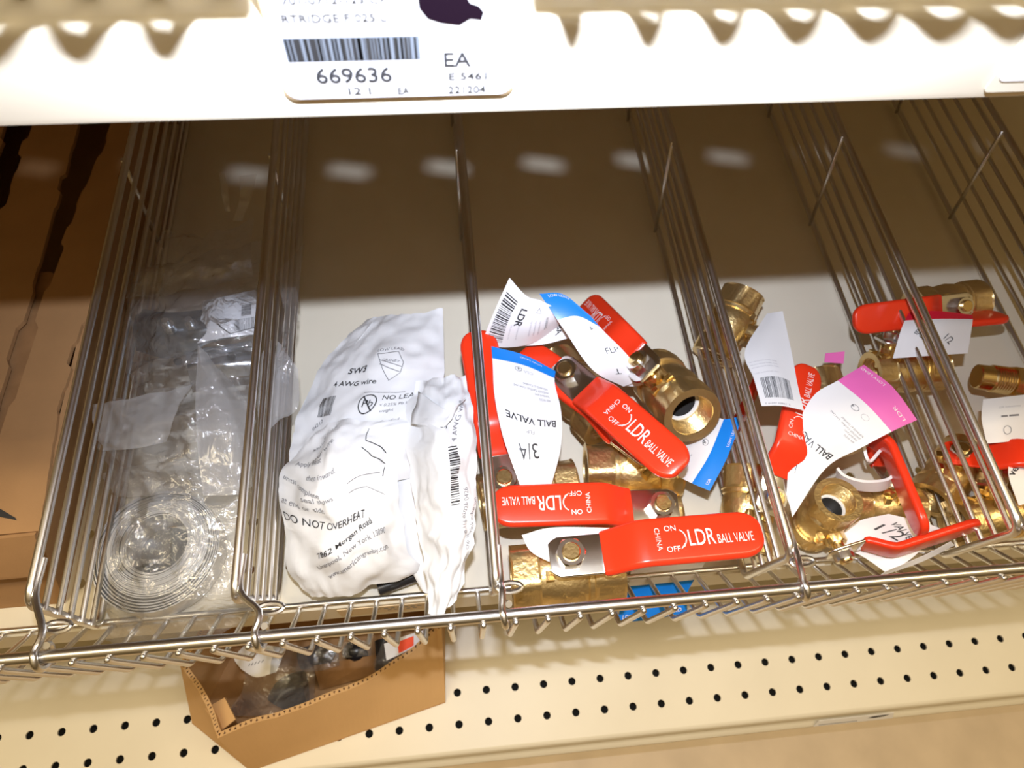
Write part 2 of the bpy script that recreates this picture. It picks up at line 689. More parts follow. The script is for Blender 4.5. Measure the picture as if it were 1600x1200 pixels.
# upper shelf
TZ = 357
up_ = thing('store_shelf', 'upper cream steel shelf with the price labels on its white front edge', 'shelf', (60, 330, TZ))
perforated(MB(), -500, 700, 140, 560, TZ, 1.6, (166, 191.4), 25.4, -21.0, 3.2).build('deck', M['paint'], up_)
front_nose(MB(), -500, 700, [(140, TZ), (138.5, TZ - 0.4), (137.4, TZ - 1.4), (137, TZ - 3), (137, TZ - 22.5), (137.5, TZ - 24.5), (139, TZ - 25.5), (150, TZ - 25.5)]).build('front_lip', M['paint'], up_)
MB().box((-500, 206, TZ - 9), (700, 558, TZ - 6)).build('bounce_plate', M['bounce_plate'], up_)  # unseen dark plate under the deck, added to cut and warm bounced light
# unseen next shelf of the fixture, added to keep lamp light off the edge below
top = thing('store_shelf', 'topmost cream steel shelf, unseen, added to shade the upper shelf edge', 'shelf', (60, 330, 720))
MB().box((-900, 104, 719), (1000, 560, 721)).build('deck', M['paint'], top)
front_nose(MB(), -900, 1000, [(104, 721), (102, 719), (102, 698), (104, 695), (114, 695)]).build('front_lip', M['paint'], top)
# base shelf
BZ = -220
low = thing('store_shelf', 'low cream base shelf with two rows of holes along its front', 'shelf', (60, 280, -370))
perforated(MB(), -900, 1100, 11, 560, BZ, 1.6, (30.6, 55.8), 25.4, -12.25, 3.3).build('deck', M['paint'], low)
front_nose(MB(), -900, 1100, [(11, BZ), (9, BZ - 0.5), (7.5, BZ - 2.5), (7, BZ - 6), (6, BZ - 10), (6, BZ - 15), (3.5, BZ - 18), (0.8, BZ - 20), (0, BZ - 22), (0.5, BZ - 25), (8, BZ - 26)]).build('price_rail', M['paint'], low)
MB().box((-900, 40, -370), (1100, 44, BZ - 2)).build('kick_plate', M['paint'], low)
MB().box((-900, 12, BZ - 24), (1100, 555, BZ - 22)).build('hole_dark_sheet', M['hole'], low)  # near-black sheet under the deck, paints in the dark of its holes

# ------------------------------------------------------------------ wire fence along the front
RY, RZ = 61.4, 100.0
PITCH = 15.6


def wire_fence(root, x0, x1, xs, rail, vb, base, rr=3.0, rw=1.55, name_rail='rail'):
    (ry, rz), (vy, vz), (by, bz) = rail, vb, base
    MB().tube([(x0, ry, rz), (x1, ry, rz)], rr, 14).build('rail', M['chrome'], root)
    MB().tube([(x0, by, bz), (x1, by, bz)], 2.0, 12).build('base_wire', M['chrome'], root)
    proto = None
    for x in xs:
        if proto is None:
            pts = [(x, ry - rr - rw * 0.7, rz + 1.5), (x, ry - rr - rw * 0.7, rz - 3)] + [(x, vy, vz), (x, by - 1.0, bz - 2.6)]
            bp = bend(pts, 4, 4)
            bp = [bp[0] + Vector((0, 0, 0.9)), bp[0] + Vector((0, 0, 0.6))] + bp
            proto = MB().tube(bp, [rw * 0.35, rw * 0.8] + [rw] * (len(bp) - 2), 10)
            o = proto.build('upright_wire', M['chrome'], root)
            px0 = x
        else:
            c = o.copy()
            C.objects.link(c)
            c.parent = root
            c.location = o.location + Vector(((x - px0) / 1000.0, 0, 0))


fence = thing('wire_fence', 'long chrome wire fence running along the front edge of the bins', 'shelf fence', (60, 93, 0))
wire_fence(fence, -560, 760, [7.7 + PITCH * k for k in range(-34, 47)], (RY, RZ), (61, 41), (95, 2.2))

# the same kind of fence on the shelf above, out of the picture to the top; it shades the white lip
fence2 = thing('wire_fence', 'chrome wire fence on the upper shelf, left of the large price label', 'shelf fence', (-200, 150, TZ))
wire_fence(fence2, -420, -27, [-2 + 13.4 * k for k in range(-22, -2)], (118.5, TZ + 37.5), (116, TZ + 28.5), (150, TZ + 2), rr=4.0)
fence3 = thing('wire_fence', 'chrome wire fence on the upper shelf, right of the large price label', 'shelf fence', (250, 150, TZ))
wire_fence(fence3, 17, 520, [-2 + 13.4 * k for k in range(2, 34)], (118.5, TZ + 37.5), (116, TZ + 28.5), (150, TZ + 2), rr=4.0)


# ------------------------------------------------------------------ wire dividers
DZ = [5, 22, 38, 54, 70, 87]
YB = 520


def divider(i, xt, xb, yf_t, yf_b, zt, label, loop_x, ys=374, slope=None):
    root = thing('wire_divider', label, 'divider', (xb, 300, 0), 'chrome wire dividers between the bins')
    xz = lambda z: xb + (xt - xb) * (z - 5) / (zt - 5)
    yf = lambda z: yf_b + (yf_t - yf_b) * (z - 5) / (zt - 5)
    sgn = 1
    # frame: heavy top wire that turns down at the front to the bottom wire
    fr = bend([(xt, YB, zt), (xt, yf_t, zt), (xb, yf_b, 5), (xb, YB, 5)], 9, 6)
    MB().tube(fr, 2.3, 12).build('frame_wire', M['chrome'], root)
    for z in DZ[1:]:
        zz = z * (zt - 5) / 97.0 + 2
        MB().tube([(xz(zz) + 2.6, YB, zz), (xz(zz) + 2.6, yf(zz) - 1.5, zz)], 1.6, 9).build('divider_wire', M['chrome'], root)
    for y in (ys, 505):
        MB().tube([(xt - 2.2, y, zt + 1.0), (xb - 2.2, y, 3)], 1.5, 8).build('cross_wire', M['chrome'], root)
    # hook that goes round the fence rail
    hk = [(xt + 2.5, yf_t + 22, zt - 1), (xt + 2.5, yf_t + 4, zt - 0.5)]
    cx = loop_x
    hk += [(cx + 1, RY + 11, RZ + 3.5)]
    for a in range(0, 331, 30):
        an = math.radians(90 - 25 + a)
        hk.append((cx + a / 330.0 * 3.6, RY + 5.2 * math.cos(an), RZ + 5.2 * math.sin(an)))
    MB().tube(catmull(hk, 4), 1.7, 9).build('rail_hook', M['chrome'], root)
    # small wire eye lying on the rail side
    ey = [(cx - 6 + 6 * math.cos(math.radians(a)) + 6, RY + 13 + 2.4 * math.sin(math.radians(a)), RZ - 1) for a in range(0, 361, 30)]
    MB().tube([(p[0] + 5, p[1], p[2]) for p in ey], 1.3, 8, caps=False).build('wire_eye', M['chrome'], root)
    return root


divider(0, -206, -217, 86, 92, 99, 'leftmost wire divider, beside the brown cardboard cartons', -195)
divider(1, -110.5, -114, 80, 100, 99, 'wire divider between the clear bags and the white pouches', -98)
divider(2, 15.5, 17, 74, 92, 99, 'wire divider seen edge-on between the white pouches and the red valves', 17)
divider(3, 168, 178, 78, 88, 99, 'wire divider between the blue-tagged valves and the pink-tagged valves', 167)
divider(4, 295, 312, 81, 90, 99, 'wire divider to the right of the pink-tagged valves', 297)
divider(5, 419, 438, 81, 90, 99, 'wire divider at the far right edge of the photo', 420)

def atY(x, y, Y):                 # where the line of sight through a photo point meets the upright plane y = Y
    d = CR * ((x - 800) / F_PX) + CU * ((600 - y) / F_PX) + CF
    return EYE + d * (Y / d.y)


def grid(rows):
    return [[at(*p) for p in r] for r in rows]


# ------------------------------------------------------------------ ball valves
def ring_pts(x, r, kind, n=48, rot=0.0):
    out = []
    for k in range(n):
        a = 2 * math.pi * k / n
        rr = r
        if kind:
            w = 2 * math.pi / kind
            t = ((a + rot) % w) - w / 2
            rr = min(r * math.cos(w / 2) / math.cos(t), r * 0.975)
        out.append((x, rr * math.cos(a), rr * math.sin(a)))
    return out


def body_mesh(s=1.0, face=6):
    mb = MB()
    L = 31.0
    prof = [(-L, 13.4, 0), (-L, 18.2, 0), (-L + 1, 19.4, face), (-16.5, 19.4, face), (-15.5, 18.3, 0), (-15.3, 16.6, 0), (-12, 16.2, 0), (-8, 17.6, 0),
            (0, 18.6, 0), (8, 17.6, 0), (10.5, 16.6, 0), (11, 17.6, 0), (13.5, 17.6, 0), (14, 18.6, 0), (16, 19.4, face), (L - 1, 19.4, face), (L, 18.2, 0), (L, 13.4, 0)]
    rings = [[tuple(c * s for c in p) for p in ring_pts(x, r, k)] for x, r, k in prof]
    mb.rings(rings, 0)
    # threaded socket, white seal and the bore of the ball, both ends
    for sg in (1, -1):
        ins = [(L, 13.4)]
        for i in range(7):
            xx = L - 1 - i * 2.0
            ins += [(xx, 13.2 - i * 0.22), (xx - 1.0, 12.2 - i * 0.22)]
        ins += [(L - 16, 11.4)]
        rg = [[tuple(c * s for c in (sg * p[0], p[1] * (1 if sg > 0 else 1), p[2])) for p in ring_pts(x, r, 0)] for x, r in ins]
        if sg > 0:
            mb.rings(rg, 0)
        else:
            mb.rings([r[::-1] for r in rg], 0)
        rg2 = [[tuple(c * s for c in (sg * p[0], p[1], p[2])) for p in ring_pts(x, r, 0)] for x, r in ((L - 16, 11.4), (L - 16.2, 10.0), (L - 17, 9.4))]
        rg3 = [[tuple(c * s for c in (sg * p[0], p[1], p[2])) for p in ring_pts(x, r, 0)] for x, r in ((L - 17, 9.4), (0.1, 9.2), (0.1, 0.05))]
        if sg < 0:
            rg2, rg3 = [r[::-1] for r in rg2], [r[::-1] for r in rg3]
        mb.rings(rg2, 2)
        mb.rings(rg3, 1)
    return mb


def hexa(mb, cx, cy, z0, z1, r, mi=0, n=6, top_r=None, rot=0.0):
    k = 24
    rings = []
    for z, rr, kd in ((z0, r, n), (z1 - 0.8, r, n), (z1, r * 0.86, 0), (z1, 0.05, 0)):
        pts = ring_pts(0, rr, kd, k, rot)
        rings.append([(cx + p[1], cy + p[2], z) for p in pts])
    return mb.rings(rings, mi)


def sweep(path, w, t, mb, mi=0, round_end=True, nose=0.0):
    """flat bar swept along path [(x, z, width, thick)]; rounded edges; in the local x/z plane, width along y"""
    rings = []
    n = len(path)
    for i, (x, z, wd, th) in enumerate(path):
        a = path[max(i - 1, 0)]
        b = path[min(i + 1, n - 1)]
        d = Vector((b[0] - a[0], b[1] - a[1]))
        d.normalize()
        nx, nz = -d.y, d.x
        loop = []
        hw, ht = wd / 2, th / 2
        r = min(ht, hw) * 0.85
        for (cy, cz, a0) in ((hw - r, ht - r, 0), (-(hw - r), ht - r, 90), (-(hw - r), -(ht - r), 180), (hw - r, -(ht - r), 270)):
            for k in range(5):
                an = math.radians(a0 + 22.5 * k)
                yy = cy + r * math.cos(an)
                oz = cz + r * math.sin(an)
                loop.append((x + nx * oz, yy, z + nz * oz))
        rings.append(loop)
    mb.rings(rings, mi, close=True)
    return mb


VG = {}


def valve_geo(s):
    """meshes of one valve of size s in its own frame: x along the handle, z up the stem, origin at the nut"""
    if s in VG:
        return VG[s]
    g = {}
    pl = MB()
    sweep([(-11, -1.5, 15, 2.2), (-9, -1.5, 19, 2.2), (-6, -1.5, 22, 2.2), (16, -1.5, 22, 2.2), (19, -1.2, 21.5, 2.2), (24, 2.2, 20, 2.2), (30, 6.5, 19, 2.0)], 22, 2.2, pl)
    g['plate'] = pl
    gr = MB()
    P = [(17.0, -1.3, 22.5, 4.2), (18.0, -1.3, 24.0, 5.2), (20, -0.9, 24.4, 5.6), (24, 1.6, 24.6, 5.8), (29, 5.3, 24.8, 6.0), (33, 8.0, 25, 6.2), (36, 9.4, 25, 6.2), (40, 9.8, 25, 6.2),
         (60, 9.6, 25, 6.2), (80, 9.4, 24.8, 6.2)]
    for a in range(0, 91, 10):
        t = math.radians(a)
        P.append((88 + 12 * math.sin(t), 9.3, 24.6 * (0.28 + 0.72 * math.cos(t)) if a < 90 else 5.0, 6.2 - 2.6 * (a / 90.0) ** 3))
    sweep(P, 24, 6, gr)
    g['grip'] = gr
    nu = MB()
    hexa(nu, 0, 0, -0.4, 6.2, 8.3, 0)
    g['nut'] = nu
    st = MB()
    st.tube([(0, 0, -16), (0, 0, 7.6), (0, 0, 8.2)], [4.9, 4.9, 4.2], 18)
    hexa(st, 0, 0, -17.5, -7.5, 8.8, 0)
    st.tube([(0, 0, -26), (0, 0, -16.5)], 10.5, 24)
    for sy in (-1, 1):
        st.box((-13, sy * 6 - 2.5, -18), (-8.5, sy * 6 + 2.5, -12.5))
    g['stem'] = st
    for k, mb in g.items():
        mb.v = [tuple(c * s for c in p) for p in mb.v]
    g['body'] = body_mesh(s)
    VG[s] = g
    return g


def frame_from(h, n):
    h = Vector(h).normalized()
    n = Vector(n)
    n = (n - h * n.dot(h)).normalized()
    return h, n.cross(h), n


def grip_print(pr):
    pr.text('CHINA', 43.5, 6.5, 2.6, ang=-90, sx=1.05)
    pr.text('ON', 48.5, 4.2, 2.9)
    pr.text('OFF', 48.0, -6.8, 2.9)
    pr.ring(54, -0.2, 5.2, 0.6, a0=-62, a1=62, n=12)
    pr.poly([(55.4, -5.9), (58.2, -4.3), (58.0, -1.9 - 0.8)])
    pr.text('LDR', 60.0, -4.4, 8.6, sx=0.63, bold=0.006)
    pr.text('BALL VALVE', 75.2, -4.4, 4.9, sx=0.51)


def place_valve(label, nut, h, nn, s=1.0, phi=0.0, group=None, sink=31.5, show_print=True, colour='red', body_shift=0.0, plate='nickel', axis=None):
    """nut: deck-frame point of the nut seat; h along the handle; nn up the stem"""
    h, w, nn = frame_from(h, nn)
    R = Matrix((h, w, nn)).transposed().to_4x4()
    R.translation = W(nut)
    root = thing('ball_valve', label, 'valve', mtx=R, group=group)
    if axis is not None:
        ax = Vector(axis)
        phi = math.degrees(math.atan2(ax.dot(w), ax.dot(h)))
    g = valve_geo(s)

    def loc(mb, T=None):
        m = MB()
        m.v = [tuple((T @ Vector(p)) if T else p) for p in mb.v]
        m.f, m.mi, m.smooth_flags = mb.f, mb.mi, mb.smooth_flags
        return m
    T = Matrix.Translation((0, 0, -sink * s)) @ Matrix.Rotation(math.radians(phi), 4, 'Z') @ Matrix.Translation((body_shift, 0, 0))
    loc(g['body'], T).build('body', [M['brass_cast'], M['ball'], M['seat']], root, local=True, auto=28)
    loc(g['stem']).build('stem', M['brass'], root, local=True, auto=35)
    loc(g['plate']).build('handle_plate', M[plate], root, local=True)
    loc(g['nut']).build('nut', M['nickel'], root, local=True, auto=25)
    gp = loc(g['grip']).build('handle_grip', M[colour], root, local=True, auto=60)
    if show_print:
        pr = Print(lambda x, y, l: (x * s, y * s, (9.8 - 0.4 * (x - 40) / 60 + 3.1 + l * 0.8) * s), 100, 24)
        grip_print(pr)
        o = pr.mb.build('lettering', M['ink_white'], gp, local=True, auto=0)
        tag(o, 'white lettering printed on the red grip')
    return root


def valve(label, nut, tip, n, **kw):
    """tip: end of the grip, one step above the nut seat"""
    nut, tip = Vector(nut), Vector(tip)
    ang = math.atan2(9.3, 100)
    h0, w0, n0 = frame_from(tip - nut, n)
    return place_valve(label, nut, h0 * math.cos(ang) - n0 * math.sin(ang), n0 * math.cos(ang) + h0 * math.sin(ang), **kw)


def valve_at(label, centre, axis, n, turn=0.0, s=1.0, **kw):
    """centre of the body, its bore axis, the stem direction, and the handle's turn from the axis"""
    ax, w, nn = frame_from(axis, n)
    t = math.radians(turn)
    return place_valve(label, Vector(centre) + nn * 31.5 * s, ax * math.cos(t) + w * math.sin(t), nn, s=s, phi=-turn, **kw)


def reach(nut, px, py, L):
    """point on the line of sight through a photo point at distance L from the nut, the one nearer the camera"""
    best = None
    for z in range(int(nut[2]) - 90, int(nut[2]) + 100):
        p = at(px, py, z)
        e = abs((p - Vector(nut)).length - L)
        if best is None or e < best[0] + (1e-6 if z > best[1] else -1e-6) or (e < 1.0):
            best = (e, z, p)
    return best[2]


def seat(px, py, z):
    return at(px, py, z)


def paper(root, rows, thick=0.25, nu=14, nv=24, bands=None, mats=None, name='paper_tag', label=None, wr=0.0, seed=1, shape=None):
    pt = Patch(grid(rows), wr=wr, wf=0.04, seed=seed)
    ed = []
    f = None
    if bands:
        for (ax, a, b, k) in bands:
            ed += [(ax, a), (ax, b)]

        def f(u, v):
            for (ax, a, b, k) in bands:
                q = u if ax == 'u' else v
                if a <= q <= b:
                    return k
            return 0
    us = [e for ax, e in ed if ax == 'u' and 0 < e < 1]
    vs = [e for ax, e in ed if ax == 'v' and 0 < e < 1]
    o = pt.mesh(nu, nv, thick, us, vs, f, shape=shape).build(name, mats or [M['paper']], root, auto=60)
    if label:
        tag(o, label)
    return pt, o


def smalltext(pr, x, y, n, size=1.1, gap=1.9, mi=1, ang=0, words=None, rng=None, w=16):
    ws = words or ['NSF/ANSI 61 Certified', 'ANSI/NSF Certified - Low Lead', 'Standard port', '600 WOG']
    for i in range(n):
        a = math.radians(ang)
        pr.text(ws[i % len(ws)], x + math.sin(a) * gap * i, y - math.cos(a) * gap * i, size, ang=ang, sx=0.8, mi=mi)


INK3 = [M['ink'], M['ink_grey'], M['ink_faint'], M['ink_white']]

# ---- bin of blue-tagged 3/4 valves
G2 = 'blue-tagged brass ball valves with red handles'
v1 = valve('brass ball valve lying frontmost on the fence, its red handle pointing right', at(891, 868, 84), at(1197, 832, 97), (0, 0.06, 1), group=G2, phi=0)
v2 = valve('brass ball valve just behind the frontmost one, red handle pointing left with upside-down lettering', at(1032, 791, 54), at(775, 792, 62), (0, -0.02, 1), group=G2, phi=0, body_shift=13)
v3 = valve('brass ball valve in the pile centre, its red lettered handle slanting down to the right', at(886, 583, 60), at(1071, 739, 90), (-0.30, -0.06, 0.93), group=G2, axis=(-0.55, 0.9, 0))
v7 = valve('brass ball valve against the edge-on divider with its red handle pushed through the wires', at(787, 752, 55), at(747, 532, 64), (0.0, 0, 1), group=G2, phi=90, body_shift=-17, show_print=False)
_b = lambda x, y, z: CR * x + CU * y - CF * z
v6 = place_valve('brass ball valve standing on end with a wide open socket, red handle reaching back', at(1003, 570, 74), _b(-0.20, 0.42, -0.88), _b(-0.70, 0.60, 0.30), group=G2, axis=_b(0.10, -0.35, 0.93))
v5 = valve('brass ball valve half hidden under the slanting red handle, threaded socket facing left', at(1004, 698, 50), at(814, 546, 50), (0, 0.05, 1), group=G2, axis=(-1, 0.08, 0), body_shift=2, show_print=False)

# tags
pt, o = paper(v7, [[(868, 580, 70), (820, 555, 72), (768, 541, 76)],
                   [(867, 600, 72), (820, 583, 75), (770, 572, 78)],
                   [(877, 645, 70), (830, 640, 76), (773, 620, 80)],
                   [(876, 700, 68), (832, 695, 74), (786, 682, 76)],
                   [(861, 760, 60), (838, 762, 62), (813, 760, 64)]],
              bands=[('v', 0.0, 0.16, 1)], mats=[M['paper'], M['blue']], label='white paper tag with a blue end band, marked 3/4')
S, w, h = on_patch(pt)
pr = Print(S, w, h, 0.3)
pr.text('BALL VALVE', w * 0.10, h * 0.565, 4.0, sx=0.92, bold=0.02)
pr.text('FLP', w * 0.46, h * 0.655, 2.2, mi=1)
pr.text('3/4', w * 0.40, h * 0.735, 8.0, ang=10, sx=0.95)
smalltext(pr, w * 0.16, h * 0.33, 4, 1.35, -2.4, mi=1)
pr.ring(w * 0.60, h * 0.225, 1.9, 0.35, 1)
pr.text('4', w * 0.575, h * 0.21, 2.2, mi=0)
pr.text('CSA', w * 0.36, h * 0.225, 2.2, mi=2)
pr.text('LOW LEAD', w * 0.22, h * 0.045, 1.8, mi=3)
pr.build('lettering', INK3, o)

pt, o = paper(v3, [[(752, 538, 60), (790, 543, 60), (832, 536, 62), (872, 512, 66)],
                   [(770, 492, 80), (800, 505, 80), (838, 510, 78), (876, 500, 76)],
                   [(796, 434, 100), (822, 462, 97), (846, 470, 92), (880, 488, 86)]],
              label='white paper tag showing a bar code')
S, w, h = on_patch(pt)
pr = Print(S, w, h, 0.3)
pr.barcode(w * 0.05, h * 0.10, w * 0.22, h * 0.78, seed=4, vertical=True)
pr.text('LDR', w * 0.37, h * 0.80, 4.6, ang=-90, bold=0.03)
for k in range(2):
    pr.text('LDR Industries, Inc', w * (0.33 - 0.0 + 0.10 * k), h * 0.48, 1.0, ang=-90, mi=2)
pr.text('WARNING', w * 0.78, h * 0.70, 1.8, ang=-90, mi=1)
for k in range(3):
    pr.text('reproductive harm', w * (0.58 + 0.06 * k), h * 0.62, 1.2, ang=-90, mi=2)
pr.ring(w * 0.66, h * 0.80, 2.2, 0.3, 1, a0=90, a1=450, n=3)
pr.build('lettering', INK3, o)
# the fold of the same tag, marked BA
pt2, o2 = paper(v3, [[(812, 541, 58), (850, 538, 60), (890, 528, 62)], [(842, 524, 68), (870, 503, 70), (886, 500, 70)]], name='tag_fold')
S, w, h = on_patch(pt2)
pr = Print(S, w, h, 0.3)
pr.text('BA', w * 0.62, h * 0.80, 4.2, ang=-78, bold=0.03)
pr.build('lettering', INK3, o2)

pt, o = paper(v6, [[(974, 604, 56), (990, 598, 60), (1008, 588, 64)],
                   [(926, 578, 70), (950, 566, 74), (976, 550, 78)],
                   [(882, 516, 82), (912, 508, 84), (944, 518, 82)],
                   [(843, 459, 92), (880, 460, 96), (922, 493, 88)]],
              bands=[('v', 0.76, 1.0, 1)], mats=[M['paper'], M['blue']], label='white paper tag with a blue end band, curling over the pile')
S, w, h = on_patch(pt)
pr = Print(S, w, h, 0.3)
pr.text('LOW LEAD', w * 0.15, h * 0.965, 1.7, mi=3, sx=0.9)
pr.text('FLP', w * 0.60, h * 0.40, 4.0, ang=-14, mi=0)
pr.text('T', w * 0.62, h * 0.22, 5, ang=150, mi=0)
pr.text('4', w * 0.72, h * 0.66, 3.2, mi=0, ang=160)
pr.text('CSA', w * 0.5, h * 0.52, 1.8, mi=2)
pr.build('lettering', INK3, o)
# crumpled end of that tag round the stem
paper(v6, [[(974, 604, 52), (1000, 602, 56), (1028, 588, 58)], [(982, 590, 62), (1006, 582, 66), (1022, 574, 64)]], name='tag_fold', wr=1.2, seed=3)

pt, o = paper(v5, [[(1040, 728, 34), (1060, 744, 42), (1081, 755, 48), (1109, 767, 50)],
                   [(1070, 690, 40), (1085, 700, 46), (1108, 711, 52), (1137, 713, 54)],
                   [(1085, 640, 44), (1108, 645, 50), (1131, 655, 54), (1161, 649, 56)]],
              bands=[('u', 0.666, 1.0, 1)], mats=[M['paper'], M['blue']], label='white paper tag with a blue end band, leaning on the divider')
S, w, h = on_patch(pt)
pr = Print(S, w, h, 0.3)
pr.text('LOW LEAD', w * 0.955, h * 0.62, 1.7, ang=90, mi=3)
pr.text('LDR', w * 0.93, h * 0.06, 1.7, ang=90, mi=3)
pr.text('4', w * 0.50, h * 0.60, 3.0, mi=0, ang=60)
pr.ring(w * 0.5, h * 0.64, 2.0, 0.3, 1)
pr.text('NSF/ANSI 61', w * 0.30, h * 0.2, 1.3, ang=75, mi=1)
pr.text('Low Lead', w * 0.22, h * 0.2, 1.3, ang=75, mi=1)
pr.build('lettering', INK3, o)

pt, o = paper(v2, [[(964, 973, -15), (1018, 968, -15), (1074, 957, -15)],
                   [(972, 940, -8), (1022, 935, -8), (1074, 927, -8)],
                   [(984, 908, 2), (1040, 903, 2), (1090, 898, 2)],
                   [(985, 878, 5), (1045, 872, 5), (1110, 866, 5)]],
              bands=[('v', 0.0, 0.58, 1)], mats=[M['paper'], M['blue']], label='white paper tag with a blue end, slipped out under the fence')
S, w, h = on_patch(pt)
pr = Print(S, w, h, 0.3)
pr.text('LDR', w * 0.06, h * 0.05, 2.6, mi=3, bold=0.02)
pr.text('IND', w * 0.78, h * 0.05, 2.6, mi=3, bold=0.02)
pr.build('lettering', INK3, o)

paper(v1, [[(866, 882, 76), (900, 886, 78), (985, 880, 78)], [(830, 862, 76), (890, 850, 79), (990, 845, 79)], [(815, 836, 74), (868, 824, 78), (985, 826, 79)]],
      name='paper_tag', label='white paper tag folded under the handle')

# ---- bin of pink-tagged 1/2 valves
G3 = 'pink-tagged brass ball valves with red handles'
v8 = valve('brass ball valve in the pink-tag bin, red lettered handle pointing up toward the shelf back', at(1207, 780, 62), at(1270, 543, 86), (0.28, 0.02, 1), s=0.86, group=G3, axis=(0.15, 1, 0), body_shift=-4)
v9 = valve_at('brass ball valve beside the fence, socket facing the camera, red handle reaching right on edge', at(1286, 806, 36), (-0.02, 0.10, 1.0), (0.12, -0.9, 0.1), turn=-74, s=0.78, group=G3, show_print=False)
v10 = valve('brass ball valve under the pink tag, red handle on edge curving toward the front', at(1337, 636, 58), at(1452, 850, 64), (0.92, 0.15, 0.26), s=0.86, group=G3, axis=(0.1, 1, 0.1), show_print=False, sink=20)
v11 = valve_at('brass ball valve lying on the deck behind the socket-up valve, its red handle in shade', at(1378, 792, 20), (1, -0.15, 0), (0.30, 0.45, 0.84), turn=92, s=0.76, group=G3, show_print=False)
v12 = valve_at('brass ball valve at the back of the pink-tag bin behind the white bar-code tag', at(1138, 508, 30), (0.52, 0.78, 0.32), (0.75, -0.52, 0.25), turn=180, s=0.86, group=G3, show_print=False)

pt, o = paper(v12, [[(1190, 634, 96), (1222, 634, 97), (1256, 641, 96)],
                    [(1178, 592, 92), (1212, 588, 95), (1246, 600, 94)],
                    [(1164, 548, 84), (1198, 544, 88), (1238, 556, 90)],
                    [(1198, 490, 74), (1210, 488, 76), (1223, 486, 78)]], label='white paper tag showing a bar code')
S, w, h = on_patch(pt)
pr = Print(S, w, h, 0.3)
pr.barcode(w * 0.14, h * 0.09, w * 0.68, h * 0.24, seed=9)
pr.text('0 41597 03861 2', w * 0.10, h * 0.015, 1.6, mi=1, sx=0.85)
for k in range(3):
    pr.text('see instructions inside, LDR', w * 0.05, h * (0.52 - 0.035 * k), 1.1, mi=2, ang=3, sx=0.75)
pr.text('LDR Industries, Inc', w * 0.05, h * 0.38, 1.1, mi=2, ang=3)
pr.build('lettering', INK3, o)

pt, o = paper(v8, [[(1433, 656, 92), (1395, 605, 94), (1350, 570, 92)],
                   [(1394, 674, 90), (1356, 632, 92), (1310, 594, 90)],
                   [(1345, 700, 84), (1305, 664, 86), (1268, 622, 84)],
                   [(1290, 732, 72), (1262, 712, 74), (1238, 690, 74)],
                   [(1238, 808, 58), (1234, 790, 60), (1228, 776, 60)]],
              bands=[('v', 0.0, 0.255, 1)], mats=[M['paper'], M['pink']], label='white paper tag with a wide pink end band')
S, w, h = on_patch(pt)
pr = Print(S, w, h, 0.3)
pr.text('LOW LEAD', w * 0.58, h * 0.03, 2.0, mi=3, sx=0.9, bold=0.02)
pr.text('LDR', w * 0.05, h * 0.09, 3.0, mi=3)
pr.ring(w * 0.55, h * 0.33, 1.8, 0.3, 1)
pr.text('4', w * 0.57, h * 0.32, 2.0)
pr.ring(w * 0.36, h * 0.33, 1.9, 0.25, 2)
smalltext(pr, w * 0.12, h * 0.43, 4, 1.25, -2.3, mi=1)
pr.text('BALL VALVE', w * 0.10, h * 0.66, 4.2, sx=0.9, bold=0.02)
pr.text('FLP', w * 0.75, h * 0.73, 2, mi=1)
pr.text('1/2', w * 0.62, h * 0.80, 6.5)
pr.build('lettering', INK3, o)

pt, o = paper(v9, [[(1385, 895, 30), (1425, 872, 38), (1470, 826, 44)],
                   [(1345, 868, 28), (1395, 845, 36), (1440, 815, 42)],
                   [(1300, 850, 24), (1338, 816, 32), (1388, 803, 38)]], label='white paper tag marked 1/2')
S, w, h = on_patch(pt)
pr = Print(S, w, h, 0.3)
pr.text('1/2', w * 0.52, h * 0.86, 7.5, ang=-88)
pr.text('VALVE', w * 0.76, h * 0.78, 3.6, ang=-112, bold=0.02)
pr.build('lettering', INK3, o)
# white lower strip of the same tag, running along under the grip
paper(v9, [[(1372, 902, 28), (1440, 878, 34), (1492, 852, 38)], [(1384, 893, 34), (1444, 868, 38), (1486, 846, 42)]], name='tag_fold')

# curled tag of the on-edge handle
rib = []
path = [(1346, 688, 60), (1352, 716, 58), (1362, 722, 56), (1380, 704, 58), (1397, 706, 60), (1402, 722, 60), (1396, 738, 58), (1382, 748, 54), (1350, 750, 50), (1322, 742, 48), (1310, 730, 48)]
paper(v10, [[(p[0] - 1, p[1] + (3 if i < 7 else 14), p[2] - (16 if i < 7 else 10)) for i, p in enumerate(path)], path], thick=1.8, nu=60, nv=4, name='paper_tag', label='white paper tag curled into an S')
paper(v10, [[(1288, 566, 50), (1318, 568, 50)], [(1290, 552, 54), (1320, 549, 54)]], mats=[M['pink']], name='tag_end', label='pink end of a paper tag')

